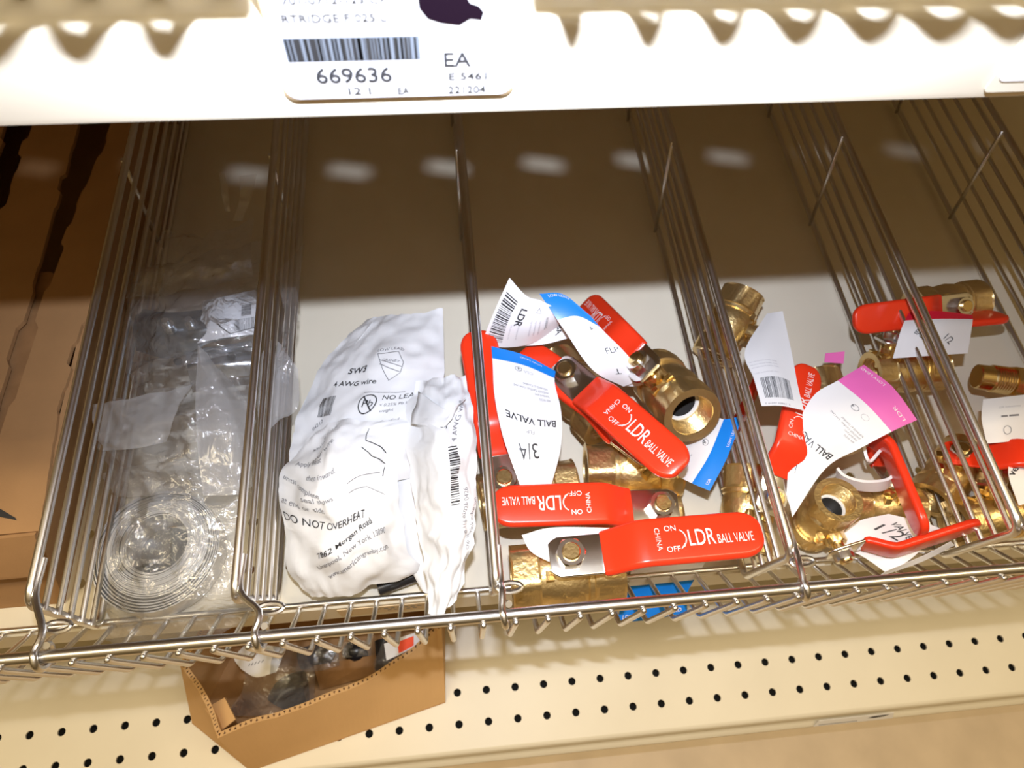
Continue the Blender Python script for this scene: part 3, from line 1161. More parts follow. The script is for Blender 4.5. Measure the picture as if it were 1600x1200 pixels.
# ---- rightmost bin: brass fittings and red handles
G4 = 'brass valves and fittings in the rightmost bin'
w14 = valve_at('brass valve at the back of the rightmost bin, red handle pointing left', at(1462, 478, 42), (1, 0.05, 0.05), (0.0, -0.55, 0.8), turn=180, s=0.82, body_shift=8, group=G4, show_print=False)
w15 = valve_at('brass valve lying crosswise behind the divider wires, red handle end pointing right', at(1384, 582, 28), (1, 0.0, 0.02), (0, 0.62, 0.78), turn=4, s=0.84, body_shift=14, group=G4, show_print=False)
w16 = valve_at('brass valve in the rightmost bin with a round red lever held by a small screw', at(1482, 742, 24), (0.75, 0.62, 0.0), (0.08, 0.42, 0.85), turn=-62, s=0.82, group=G4, show_print=False, plate='red')
w18 = valve_at('brass valve at the front of the rightmost bin, lying along the fence', at(1548, 808, 26), (1, 0.1, 0.0), (0.0, 0.75, 0.6), turn=40, s=0.84, group=G4, show_print=False)
pt, o = paper(w14, [[(1395, 560, 66), (1450, 556, 70), (1512, 552, 66)], [(1408, 515, 72), (1462, 512, 76), (1519, 508, 70)], [(1420, 488, 70), (1465, 486, 74), (1520, 492, 68)]],
              bands=[('v', 0.74, 1.0, 1)], mats=[M['paper'], M['crimson']], label='white paper tag with a crimson end band')
S, w, h = on_patch(pt)
pr = Print(S, w, h, 0.3)
pr.text('BALL VALVE', w * 0.2, h * 0.42, 3.4, ang=-30)
pr.text('1/2', w * 0.62, h * 0.30, 4.2, ang=-40)
pr.build('lettering', INK3, o)

ft = thing('brass_fitting', 'brass fitting with fine male threads beside the far right divider', 'fitting', at(1562, 594, 20), group=G4)
mb = MB()
c0, c1 = at(1525, 588, 38), at(1640, 604, 40)
ax = (c1 - c0)
L = ax.length
ax.normalize()
q = ax.to_track_quat('X', 'Z').to_matrix().to_4x4()
rg = [ring_pts(0, 0.05, 0), ring_pts(0, 7.6, 0), ring_pts(0.6, 8.6, 0), ring_pts(9, 8.8, 0)]
x = 10
while x < 23:
    rg += [ring_pts(x, 9.6, 0), ring_pts(x + 0.8, 8.5, 0)]
    x += 1.7
rg += [ring_pts(23, 8.6, 0), ring_pts(23, 11.5, 6), ring_pts(32, 11.5, 6), ring_pts(32, 9, 0), ring_pts(L, 9, 0), ring_pts(L, 0.05, 0)]
mb.rings([[tuple(c0 + (q @ Vector(p))) for p in r] for r in rg], 0)
mb.build('threaded_body', M['brass'], ft, auto=30)
pt, o = paper(ft, [[(1542, 693, 60), (1575, 690, 62), (1640, 682, 60)], [(1534, 655, 64), (1572, 650, 66), (1640, 645, 64)], [(1536, 624, 62), (1572, 620, 64), (1640, 612, 62)]],
              label='white paper tag with small print')
S, w, h = on_patch(pt)
pr = Print(S, w, h, 0.3)
pr.text('LDR Industries', w * 0.38, h * 0.70, 1.6, mi=2)
pr.rect(w * 0.42, h * 0.48, w * 0.52, h * 0.52, 1)
pr.rect(w * 0.54, h * 0.48, w * 0.66, h * 0.52, 1)
pr.ring(w * 0.5, h * 0.22, 2.6, 0.4, 1)
pr.build('lettering', INK3, o)

w17 = valve_at('brass hose valve at the right edge of the photo with a white printed tag', at(1600, 728, 30), (0.2, 1, 0.0), (0.4, 0.0, 0.9), turn=-40, s=0.8, group=G4, show_print=False)
pt, o = paper(w17, [[(1592, 790, 58), (1640, 776, 60)], [(1576, 742, 62), (1640, 735, 62)], [(1580, 708, 60), (1640, 690, 60)]], label='white paper tag with bold print')
S, w, h = on_patch(pt)
pr = Print(S, w, h, 0.3)
pr.text('vel', w * 0.12, h * 0.46, 5.0, ang=58, bold=0.02)
pr.build('lettering', INK3, o)


# ------------------------------------------------------------------ white poly pouches
def sheet_pair(pt, depth, nu=40, nv=48):
    """a closed flat bag: the front sheet pt and a back sheet sunk behind it, welded along the rim"""
    mb = pt.mesh(nu, nv, 0)

    def back(u, v, off=0.0):
        e = 16 * u * (1 - u) * v * (1 - v)
        return pt(u, v, -0.2 - depth * (e ** 0.6 if e > 0 else 0))
    vs, fs = [], []
    for j in range(nv + 1):
        for i in range(nu + 1):
            vs.append(back(i / nu, j / nv))
    for j in range(nv):
        for i in range(nu):
            k = j * (nu + 1) + i
            fs.append((k, k + nu + 1, k + nu + 2, k + 1))
    mb.add(vs, fs, 0, True)
    return mb


pA = thing('poly_pouch', 'white printed poly pouch lying upper left, its sealed top toward the back', 'pouch', at(580, 640, 0), group='white poly pouches of splice kits')
ptA = Patch(grid([[(452, 745, 34), (500, 752, 44), (560, 760, 50), (655, 745, 42)],
                  [(455, 690, 40), (505, 690, 52), (570, 690, 60), (672, 675, 50)],
                  [(480, 620, 38), (530, 610, 52), (600, 605, 60), (692, 600, 48)],
                  [(520, 550, 34), (560, 545, 46), (620, 540, 54), (694, 545, 46)],
                  [(570, 498, 30), (600, 494, 36), (640, 489, 42), (692, 482, 42)]]), wr=2.6, wf=0.055, seed=2, ridge=1.6)
front = sheet_pair(ptA, 10).build('bag', M['poly'], pA, auto=0)
S, w, h = on_patch(ptA)
pr = Print(S, w, h, 0.7)
pr.text('SW3', w * 0.36, h * 0.585, 4.6, ang=2, bold=0.02)
pr.text('4 AWG wire', w * 0.28, h * 0.515, 3.6, ang=2, bold=0.012)
pr.barcode(w * 0.21, h * 0.375, w * 0.13, h * 0.09, seed=5)
pr.text('04210', w * 0.19, h * 0.31, 2.6, ang=35, mi=1)
pr.text('LOW LEAD', w * 0.545, h * 0.70, 2.2, ang=3, mi=1)
pr.line([(w * 0.555, h * 0.688), (w * 0.70, h * 0.690), (w * 0.745, h * 0.63), (w * 0.74, h * 0.575), (w * 0.68, h * 0.54), (w * 0.62, h * 0.60), (w * 0.555, h * 0.688)], 0.4, 1)
pr.line([(w * 0.575, h * 0.655), (w * 0.74, h * 0.605)], 0.4, 1)
pr.line([(w * 0.59, h * 0.628), (w * 0.735, h * 0.58)], 0.4, 1)
pr.text('GRANBY', w * 0.60, h * 0.645, 1.8, ang=-14, mi=1)
pr.ring(w * 0.60, h * 0.42, 4.6, 0.6, 0, ry=5.6)
pr.line([(w * 0.56, h * 0.455), (w * 0.64, h * 0.385)], 0.7, 0)
pr.text('Pb', w * 0.565, h * 0.405, 4.4, mi=0)
pr.text('NO LEAD', w * 0.68, h * 0.435, 2.9, mi=0)
pr.text('< 0.25% Pb by', w * 0.68, h * 0.405, 1.7, mi=1)
pr.text('weight', w * 0.69, h * 0.38, 1.7, mi=1)
pr.text('These Parts Certified', w * 0.58, h * 0.33, 1.6, mi=1)
pr.line([(w * 0.545, h * 0.478), (w * 0.80, h * 0.47)], 0.3, 1)
pr.text('rink t', w * 0.20, h * 0.20, 3.4, ang=42)
pr.text('n wire.', w * 0.26, h * 0.08, 3.4, ang=42)
pr.build('lettering', INK3, front)
paper(pA, [[(458, 700, 30), (470, 702, 34)], [(466, 650, 32), (500, 640, 38)], [(498, 585, 32), (540, 560, 42)], [(545, 520, 30), (585, 500, 38)]], mats=[M['poly']], name='side_fold', wr=1.5, nu=10, nv=24)

pB = thing('poly_pouch', 'crumpled white poly pouch at the front with printed instructions and a street address', 'pouch', at(560, 820, 0), group='white poly pouches of splice kits')
ptB = Patch(grid([[(486, 934, 20), (530, 930, 24), (590, 915, 26), (668, 886, 22)],
                  [(450, 885, 30), (510, 880, 48), (580, 865, 52), (642, 868, 34)],
                  [(446, 812, 40), (515, 825, 62), (572, 800, 60), (628, 812, 44)],
                  [(441, 742, 44), (500, 770, 70), (556, 745, 62), (622, 745, 50)],
                  [(466, 708, 46), (512, 700, 66), (560, 690, 66), (640, 680, 54)],
                  [(500, 672, 50), (535, 655, 60), (585, 660, 62), (655, 650, 54)]]), wr=3.2, wf=0.06, seed=6, ridge=3.0)
front = sheet_pair(ptB, 12).build('bag', M['poly'], pB, auto=0)
S, w, h = on_patch(ptB)
pr = Print(S, w, h, 0.7)
for t, x, y, z, a in (('shrink tube', 0.16, 0.80, 3.3, 40), ('over wire.', 0.22, 0.72, 3.3, 38), ('Apply heat', 0.10, 0.69, 2.9, 14), ('then inward.', 0.20, 0.64, 3.0, 8), ('until complete', 0.03, 0.59, 2.9, -6),
                      ('seal shows', 0.20, 0.535, 3.0, 2), ('at end or side.', 0.03, 0.48, 3.0, 2)):
    pr.text(t, w * x, h * y, z, ang=a, mi=1)
pr.text('DO NOT OVERHEAT', w * 0.02, h * 0.405, 4.4, ang=-4, sx=0.86)
pr.text('7862 Morgan Road', w * 0.28, h * 0.235, 3.3, ang=20, bold=0.02)
pr.text('Liverpool, New York 13090', w * 0.26, h * 0.165, 2.9, ang=20, bold=0.01, mi=1)
pr.text('www.americangranby.com', w * 0.32, h * 0.105, 2.8, ang=20, bold=0.01, mi=1)
pr.line([(w * 0.68, h * 0.92), (w * 0.72, h * 0.80), (w * 0.84, h * 0.74), (w * 0.92, h * 0.69)], 0.5, 0)
pr.line([(w * 0.70, h * 0.76), (w * 0.78, h * 0.70), (w * 0.90, h * 0.66), (w * 0.88, h * 0.60)], 0.5, 0)
pr.line([(w * 0.58, h * 0.58), (w * 0.70, h * 0.60), (w * 0.86, h * 0.62)], 0.4, 1)
pr.line([(w * 0.58, h * 0.53), (w * 0.74, h * 0.54), (w * 0.86, h * 0.50)], 0.4, 1)
pr.build('lettering', INK3, front)
paper(pB, [[(648, 905, 22), (662, 925, 22), (674, 927, 22)], [(604, 830, 30), (640, 830, 34), (668, 840, 32)], [(612, 760, 38), (640, 745, 42), (660, 760, 36)], [(622, 690, 42), (648, 660, 46), (664, 690, 40)]],
      mats=[M['poly']], name='side_panel', wr=1.6, nu=14, nv=30, seed=8)

tb = MB()
tb.tube([at(596, 918, 12), at(620, 908, 13), at(654, 897, 13)], 4.2, 14)
tb.tube([at(648, 726, 24), at(654, 775, 22), at(660, 826, 20)], 3.6, 14)
tb = MB().tube([at(592, 920, 11), at(620, 909, 12), at(662, 894, 12)], 4.4, 14)
solo('black_tube', tb, M['black'], 'black shrink tube sticking out under the crumpled white pouch', 'tube', auto=40)
solo('black_tube', MB().tube(catmull([at(645, 712, 30), at(652, 770, 28), at(660, 832, 24)], 4), 3.8, 14), M['black'], 'black tube-shaped strip in the gap beside the narrow pouch', 'tube')  # black tube-shaped strip filling the narrow gap

pC = thing('poly_pouch', 'narrow crinkled white pouch against the edge-on divider, tip hanging over the fence', 'pouch', at(700, 780, 0), group='white poly pouches of splice kits')
ptC = Patch(grid([[(668, 958, 64), (690, 965, 66), (712, 930, 64)],
                  [(664, 880, 60), (700, 880, 74), (735, 860, 70)],
                  [(648, 800, 56), (696, 800, 82), (742, 790, 74)],
                  [(636, 720, 56), (690, 715, 88), (744, 705, 76)],
                  [(632, 645, 58), (686, 645, 84), (738, 635, 76)],
                  [(655, 600, 60), (692, 585, 72), (726, 590, 70)]]), wr=3.4, wf=0.075, seed=11, ridge=3.2)
front = sheet_pair(ptC, 18).build('bag', M['poly'], pC, auto=0)
S, w, h = on_patch(ptC)
pr = Print(S, w, h, 0.7)
pr.barcode(w * 0.60, h * 0.42, w * 0.12, h * 0.22, seed=12, vertical=True)
pr.text('0 116 02026 0426', w * 0.80, h * 0.30, 2.4, ang=88, mi=1)
pr.text('SW3', w * 0.60, h * 0.72, 4.0, ang=80, mi=0)
pr.text('4 AWG wire', w * 0.74, h * 0.66, 3.4, ang=80, mi=1)
pr.text('Slip shrink tube on', w * 0.90, h * 0.22, 2.8, ang=84, mi=1)
pr.build('lettering', INK3, front)
pD = Patch(grid([[(640, 660, 70), (690, 668, 88), (712, 640, 84)], [(655, 612, 70), (700, 640, 90), (728, 620, 84)]]), wr=2.0, seed=5, wf=0.08)
pD.mesh(16, 16, 0.2).build('crumpled_fold', M['poly'], pC, auto=0)

# ------------------------------------------------------------------ clear bags of steel strap between the two left dividers
def film_sheet(root, rows, name='plastic_film', m='film', wr=2.0, wf=0.06, seed=1, ridge=2.0, n=36, shape=None, label=None):
    p = Patch(grid(rows), wr=wr, wf=wf, seed=seed, ridge=ridge)
    o = p.mesh(n, n, 0, shape=shape).build(name, M[m], root, auto=0)
    if label:
        tag(o, label)
    return p, o


# the coil of strap
GB = 'clear bags of steel strap hangers'
roll = thing('strap_coil', 'coil of thin steel strap in a clear bag, frontmost in the left bin', 'strap coil', at(266, 872, 0), group=GB)
cen = at(262, 868, 0)
mb = MB()
rnd = random.Random(4)
for k in range(21):
    r = 18.0 + k * 0.82 + max(0, k - 15) * 0.55 + (rnd.random() - 0.5) * 0.15
    z0, z1 = 3 + rnd.random() * 2.0, 25 + rnd.random() * 1.6 - max(0, k - 8) * 0.7
    ox, oy = (20 - k) * 0.17, (rnd.random() - 0.5) * 0.3 - max(0, k - 13) * 0.25 + 0.5
    cs = [(math.cos(a * math.pi / 36), math.sin(a * math.pi / 36)) for a in range(72)]
    ring = lambda q, z: [(cen.x + ox + q * c_, cen.y + oy + q * s_, z) for c_, s_ in cs]
    mb.rings([ring(r - 0.36, z1), ring(r - 0.36, z0), ring(r + 0.36, z0), ring(r + 0.36, z1), ring(r - 0.36, z1)], 0)
mb.build('steel_coil', M['strap'], roll, auto=50)
# dark disc in the coil, its colour standing in for the dim hole
MB().tube([(cen.x + 1, cen.y - 2, 1.2), (cen.x + 1, cen.y - 2, 5)], 18.5, 40).build('hole_disc', M['steel_dark'], roll)
film_sheet(roll, [[(165, 1000, 6), (230, 1012, 10), (300, 1006, 10), (395, 965, 8)],
                  [(168, 930, 26), (225, 940, 31), (305, 930, 31), (378, 905, 24)],
                  [(175, 850, 32), (230, 850, 36), (310, 845, 36), (384, 830, 28)],
                  [(185, 790, 34), (240, 775, 42), (310, 770, 42), (390, 765, 32)],
                  [(158, 740, 34), (230, 725, 44), (310, 720, 44), (398, 735, 34)]], seed=3, wr=1.6, ridge=2.6, wf=0.07, name='clear_bag', m='film')
film_sheet(roll, [[(180, 888, 42), (225, 884, 48), (268, 880, 46)], [(195, 845, 52), (232, 850, 44), (266, 838, 52)], [(204, 795, 48), (236, 812, 54), (272, 806, 48)]], seed=9, wr=2.5, ridge=3, wf=0.1, name='bag_end', n=24)

# hangers further back
hg = thing('pipe_strap', 'bent galvanised strap hanger in a clear bag with a white bar-code label', 'strap hanger', at(300, 510, 0), group=GB)
pt = Patch(grid([[(212, 548, 30), (270, 560, 44), (330, 535, 50), (396, 524, 44)], [(208, 512, 44), (270, 515, 58), (330, 512, 62), (396, 505, 52)], [(216, 482, 36), (270, 488, 50), (330, 482, 54), (396, 470, 46)]]), wr=0.8, seed=4)
st_ = pt.mesh(24, 16, 1.2).build('steel_strap', M['steel_dark'], hg)
mb = MB()
for px, py in ((262, 507), (298, 505)):
    c = at(px, py, 64)
    hexa(mb, c.x, c.y, c.z - 6, c.z, 4.2, 0)
    mb.tube([(c.x, c.y, c.z - 8), (c.x, c.y, c.z + 5)], 2.2, 12)
mb.build('bolt_pair', M['galv'], st_)
pt, o = paper(hg, [[(302, 538, 52), (350, 528, 62), (400, 522, 58)], [(312, 505, 60), (352, 500, 68), (400, 492, 62)], [(318, 470, 56), (356, 462, 62), (400, 452, 58)]], label='white bar-code label inside the bag')
S, w, h = on_patch(pt)
pr = Print(S, w, h, 0.4)
pr.line([(w * 0.38, h * 0.42), (w * 0.60, h * 0.10), (w * 1.0, h * 0.20)], 0.8, 0)
pr.barcode(w * 0.66, h * 0.16, w * 0.33, h * 0.30, seed=21)
pr.barcode(w * 0.76, h * 0.52, w * 0.16, h * 0.22, seed=22, vertical=True)
pr.text('0 41', w * 0.92, h * 0.62, 2.2, ang=80, mi=1)
pr.build('lettering', INK3, o)
film_sheet(hg, [[(200, 585, 40), (260, 580, 60), (330, 560, 66), (400, 548, 56)], [(203, 520, 52), (260, 520, 68), (330, 510, 74), (400, 500, 64)],
                [(200, 460, 52), (260, 455, 66), (330, 440, 70), (404, 425, 60)], [(192, 425, 46), (250, 412, 54), (330, 395, 58), (415, 372, 52)]], seed=13, wr=3.2, ridge=3.6, wf=0.075, name='clear_bag')
film_sheet(hg, [[(200, 470, 60), (290, 455, 72), (396, 432, 64)], [(240, 415, 66), (300, 405, 78), (392, 392, 70)], [(255, 360, 62), (320, 368, 70), (398, 345, 62)]], seed=17, wr=4, ridge=4, wf=0.07, name='bag_top', n=28)
for rows in ([[(352, 330, 70), (360, 331, 70)], [(346, 300, 78), (357, 300, 78)], [(341, 270, 86), (351, 270, 86)]], [[(364, 345, 70), (378, 345, 70)], [(374, 312, 80), (392, 310, 80)], [(374, 275, 90), (402, 272, 90)]]):
    film_sheet(hg, rows, seed=23, wr=1.0, ridge=1.5, name='bag_strip', n=12, wf=0.12)

hb = thing('pipe_strap', 'white steel strap with punched holes in a clear bag, behind the strap coil', 'strap hanger', at(340, 570, 0), group=GB)
pt = Patch(grid([[(298, 600, 44), (345, 592, 48), (392, 586, 46)], [(292, 570, 52), (340, 566, 56), (392, 560, 52)], [(290, 546, 46), (345, 540, 50), (394, 532, 46)]]))
ps = pt.mesh(20, 14, 1.0).build('steel_strap', M['galv'], hb)
for px, py in ((278, 564), (322, 558), (361, 556)):
    c = at(px, py, 57)
    MB().tube([(c.x, c.y, c.z - 1.0), (c.x, c.y, c.z + 0.4)], 2.6, 16).build('punched_hole', M['hole'], ps)
film_sheet(hb, [[(195, 660, 40), (260, 655, 62), (330, 640, 66), (400, 640, 54)], [(205, 610, 50), (265, 605, 66), (330, 595, 70), (398, 590, 60)], [(205, 565, 48), (265, 555, 62), (330, 545, 66), (398, 535, 58)]], seed=31, wr=3.4, ridge=4, wf=0.08, name='clear_bag')

bg_ = thing('plastic_bag', 'hazy crumpled clear bag spread over the strap coil and through the wires', 'plastic bag', at(300, 680, 0), group=GB)
film_sheet(bg_, [[(180, 775, 42), (240, 775, 52), (310, 770, 54), (392, 775, 44)],
                 [(162, 715, 48), (230, 710, 62), (310, 700, 66), (396, 700, 54)],
                 [(150, 660, 50), (225, 655, 68), (310, 640, 72), (400, 640, 60)],
                 [(146, 632, 50), (225, 618, 64), (300, 600, 66), (400, 590, 58)]], seed=41, wr=3.4, ridge=4, wf=0.07, name='film', m='film')
film_sheet(bg_, [[(318, 775, 66), (375, 772, 62), (392, 760, 56)], [(308, 690, 74), (360, 690, 76), (396, 680, 62)], [(306, 610, 78), (350, 615, 80), (394, 640, 66)], [(310, 540, 74), (316, 545, 75), (322, 552, 75)]], seed=43, wr=1.2, ridge=1.2, m='film_haze', name='frosted_sheet', n=24, label='frosted whitish sheet of the bag')
film_sheet(bg_, [[(160, 705, 56), (215, 700, 68), (262, 690, 72)], [(148, 672, 58), (210, 665, 74), (272, 655, 78)], [(146, 632, 58), (205, 622, 72), (300, 600, 74)]], seed=47, wr=2.4, ridge=2.5, m='film_haze', name='bag_corner', n=24)
film_sheet(bg_, [[(404, 668, 62), (425, 668, 58), (440, 655, 52)], [(402, 620, 64), (432, 618, 62), (466, 634, 56)], [(404, 560, 66), (430, 530, 64), (466, 576, 58)]], seed=53, wr=1.5, ridge=1.5, m='film_haze', name='bag_flap', n=20, label='bag flap poking out past the divider')
film_sheet(bg_, [[(424, 590, 66), (452, 600, 60)], [(444, 500, 74), (462, 500, 66)], [(430, 430, 80), (476, 380, 74)]], seed=57, wr=2, ridge=2.5, m='film', name='bag_edge', n=20)


# ------------------------------------------------------------------ brown cartons at the left
def carton_wall(mb, a, b, z0, z1, t, mi=0):
    a, b = Vector((a[0], a[1], 0)), Vector((b[0], b[1], 0))
    d = (b - a).normalized()
    n = Vector((-d.y, d.x, 0)) * t
    vs = [a, b, b + n, a + n]
    mb.add([(p.x, p.y, z0) for p in vs] + [(p.x, p.y, z1) for p in vs], [(0, 1, 5, 4), (1, 2, 6, 5), (2, 3, 7, 6), (3, 0, 4, 7), (4, 5, 6, 7), (3, 2, 1, 0)], mi, False)


def flap(mb, outline, z, t, mi=0):
    n = len(outline)
    mb.add([(p[0], p[1], z) for p in outline] + [(p[0], p[1], z - t) for p in outline], [tuple(range(n)), tuple(range(2 * n - 1, n - 1, -1))] + [(i, n + i, n + (i + 1) % n, (i + 1) % n)[::-1] for i in range(n)], mi, False)


def torn(pts, amp, seed, n=7):
    """a perforated edge torn open: short steps along the line"""
    rnd = random.Random(seed)
    out = []
    for (a, b) in zip(pts, pts[1:]):
        a, b = Vector(a), Vector(b)
        d = b - a
        q = Vector((-d.y, d.x)).normalized()
        for k in range(n):
            j = amp * (rnd.random() - 0.3)
            out += [tuple(a + d * (k / n) + q * j), tuple(a + d * ((k + 0.8) / n) + q * j)]
    out.append(tuple(pts[-1]))
    return out


def xy(px, py, z):
    p = at(px, py, z)
    return (p.x, p.y)


CZ = 70
cb = thing('cardboard_carton', 'brown corrugated carton with torn perforated flaps, left of the wire bins', 'carton', at(40, 700, 0))
edge_r = [xy(58, 830, CZ), xy(84, 640, CZ), xy(128, 500, CZ), xy(202, 215, CZ), xy(235, 80, CZ)]
x_l = -520
right_flap = [xy(62, 470, CZ)] + []
mb = MB()
gap_r = torn([xy(-60, 840, CZ), xy(0, 690, CZ), xy(78, 445, CZ), xy(124, 320, CZ), xy(168, 215, CZ), xy(215, 80, CZ)], 4, 3, 4)
gap_l = torn([xy(-100, 840, CZ), xy(-24, 690, CZ), xy(54, 445, CZ), xy(88, 320, CZ), xy(112, 225, CZ), xy(150, 80, CZ)], 4, 8, 4)
gap_k = torn([xy(-330, 840, CZ), xy(-250, 690, CZ), xy(-60, 445, CZ), xy(8, 320, CZ), xy(42, 215, CZ), xy(85, 80, CZ)], 4, 12, 4)
gap_j = torn([xy(-360, 840, CZ), xy(-280, 690, CZ), xy(-105, 445, CZ), xy(-36, 320, CZ), xy(6, 215, CZ), xy(45, 80, CZ)], 4, 15, 4)
er = torn(edge_r, -4, 5, 4)
flap(mb, er + gap_r[::-1], CZ, 3)
mb.build('top_flap', M['card'], cb)
mb = MB()
yb = gap_l[-1][1]
flap(mb, gap_l + gap_k[::-1], CZ, 3)
mb.build('top_flap', M['card'], cb)
mb = MB()
flap(mb, gap_j + [(x_l, gap_j[-1][1]), (x_l, gap_j[0][1])], CZ, 3)
mb.build('top_flap', M['card'], cb)
# inner flap seen in the gap
mb = MB()
flap(mb, [xy(-160, 860, CZ - 6), xy(40, 690, CZ - 6), xy(100, 440, CZ - 6), xy(80, 425, CZ - 6), xy(30, 425, CZ - 6), xy(-260, 700, CZ - 6)], CZ - 6, 3)
mb.build('inner_flap', M['card_edge'], cb)
mb = MB()
fr = xy(58, 830, CZ)
bk = edge_r[-1]
carton_wall(mb, (x_l, bk[1]), (x_l, fr[1]), 0, CZ - 3, -3)
carton_wall(mb, (x_l, bk[1]), (bk[0] - 3, bk[1]), 0, CZ - 3, -3)
mb.build('box_walls', M['card'], cb)
fb = (-242, 109)


def leaning(name, quad, t):
    q = [Vector(p) for p in quad]
    n = (q[1] - q[0]).cross(q[3] - q[0]).normalized() * t
    MB().add([*q, *[p + n for p in q]], [(0, 1, 2, 3), (7, 6, 5, 4), (0, 4, 5, 1), (1, 5, 6, 2), (2, 6, 7, 3), (3, 7, 4, 0)], 0, False).build(name, M['card'], cb)


leaning('side_wall', [(fb[0], fb[1], 0.3), (-238, bk[1], 0.3), (bk[0] - 2, bk[1], CZ - 3), (fr[0] - 1, fr[1], CZ - 3)], -3)
leaning('front_wall', [(x_l, fb[1], 0.3), (fb[0], fb[1], 0.3), (fr[0] - 1, fr[1], CZ - 3), (x_l, fr[1] - 12, CZ - 3)], -3)
leaning('front_flap', [(x_l, fb[1] + 3, CZ * 0.60), (fb[0] + 9, fb[1] + 8, CZ * 0.60), (fr[0] - 1, fr[1], CZ - 1), (x_l, fr[1] - 9, CZ - 1)], 2.2)
MB().box((x_l, fb[1] + 6, 0.5), (-246, bk[1] - 4, 3)).build('box_bottom', M['card'], cb)
# printed black mark near the front corner
p0, p1, p2, p3 = at(-8, 790, CZ + 0.3), at(-8, 806, CZ + 0.3), at(26, 813, CZ + 0.3), at(24, 809, CZ + 0.3)
MB().add([p0, p1, p2, p3], [(0, 1, 2, 3)], 0, False).build('printed_mark', M['ink'], cb)

# ------------------------------------------------------------------ labels on the upper shelf
def shelf_label(root, x0, x1, z0, z1, y, r=2.2, mi=0, t=0.35, rot=0.0):
    pts = []
    for cx, cz, a0 in ((x1 - r, z0 + r, -90), (x1 - r, z1 - r, 0), (x0 + r, z1 - r, 90), (x0 + r, z0 + r, 180)):
        for k in range(7):
            a = math.radians(a0 + 15 * k)
            pts.append((cx + r * math.cos(a), cz + r * math.sin(a)))
    n = len(pts)
    mb = MB()
    mb.add([(p[0], y, p[1]) for p in pts] + [(p[0], y + t, p[1]) for p in pts], [tuple(range(n))] + [tuple(range(2 * n - 1, n - 1, -1))] + [(i, n + i, n + (i + 1) % n, (i + 1) % n) for i in range(n)], mi, False)
    return mb


LY = 135.6
bl, br = atY(455, 161, LY), atY(801, 156, LY)
tl = bl.z + 33
sl = thing('price_label', 'white price label with a bar code and the number 669636', 'label', (bl.x + 25, LY, bl.z))
shelf_label(sl, bl.x - 1.0, br.x, bl.z, tl, LY + 0.5, 3.0).build('plastic_holder', M['label_tan'], sl)
shelf_label(sl, bl.x - 0.6, br.x - 0.3, bl.z + 0.9, tl, LY, 3.0, t=0.3).build('label_card', M['label_card'], sl)


def on_label(px, py):
    p = atY(px, py, LY)
    return p.x, p.z


pr = Print(lambda x, y, l: (x, LY - l, y), 50, 30, 0.12)
q0, q1 = on_label(450, 97), on_label(655, 55)
pr.rect(q0[0], q0[1], q1[0], q1[1], 3)
pr.lift = 0.22
pr.barcode(q0[0] + 0.4, q0[1] + 0.2, q1[0] - q0[0] - 0.8, q1[1] - q0[1] - 0.4, seed=77, mi=4)
pr.barcode(q0[0] + 0.6, q0[1] + 0.2, q1[0] - q0[0] - 0.8, q1[1] - q0[1] - 0.4, seed=78, mi=6)
for txt, px, py, px1, hgt, mi_ in (('669636', 495, 129, 613, 23, 1), ('EA', 692, 103, 735, 22, 1), ('E 5461', 700, 124, 760, 11, 4), ('221204', 700, 145, 758, 11, 4), ('12 1', 541, 147, 580, 11, 4), ('EA', 621, 146, 640, 10, 4),
                                   ('RTRIDGE F/025 L', 440, 35, 605, 13, 4), ('701-0712-123 CP', 440, 6, 605, 12, 4)):
    a, b = on_label(px, py), on_label(px1, py)
    hz = on_label(px, py - hgt)[1] - a[1]
    vs, fs = glyphs(txt)
    nat = max(v[0] for v in vs)
    pr.text(txt, a[0], a[1], hz, sx=(b[0] - a[0]) / (nat * hz), mi=mi_, bold=0.025)
blob = [(652, -6), (655, 12), (668, 28), (690, 35), (718, 38), (735, 28), (752, 30), (756, 18), (748, 8), (735, 4), (728, -8), (690, -14)]
pr.poly([on_label(*p) for p in blob][::-1], 5)
pr.build('lettering', [M['ink'], M['ink_label'], M['ink_faint'], M['bar_ground'], M['ink_label_faint'], M['marker'], M['ink_label']], sl)

b2 = atY(1556, 128, LY)
s2 = thing('price_label', 'white price label cut off by the upper right edge of the photo', 'label', (b2.x + 25, LY, b2.z))
shelf_label(s2, b2.x - 1, b2.x + 52, b2.z - 3.5, b2.z + 30, LY + 0.5, 1.5).build('plastic_holder', M['paint'], s2)
shelf_label(s2, b2.x, b2.x + 52, b2.z, b2.z + 30, LY, 2.2, t=0.3).build('label_card', M['paper'], s2)

# label on the low shelf rail
def rail_pt(px, f):              # f runs down the slanted rail face of the base shelf
    y, z = 6.4 - 5.6 * f, BZ - 10 - 10 * f
    best = None
    for yy in range(1080, 1150):
        p = atY(px, yy, y)
        e = abs(p.z - z)
        if best is None or e < best[0]:
            best = (e, p)
    return Vector((best[1].x, y - 0.8, z))


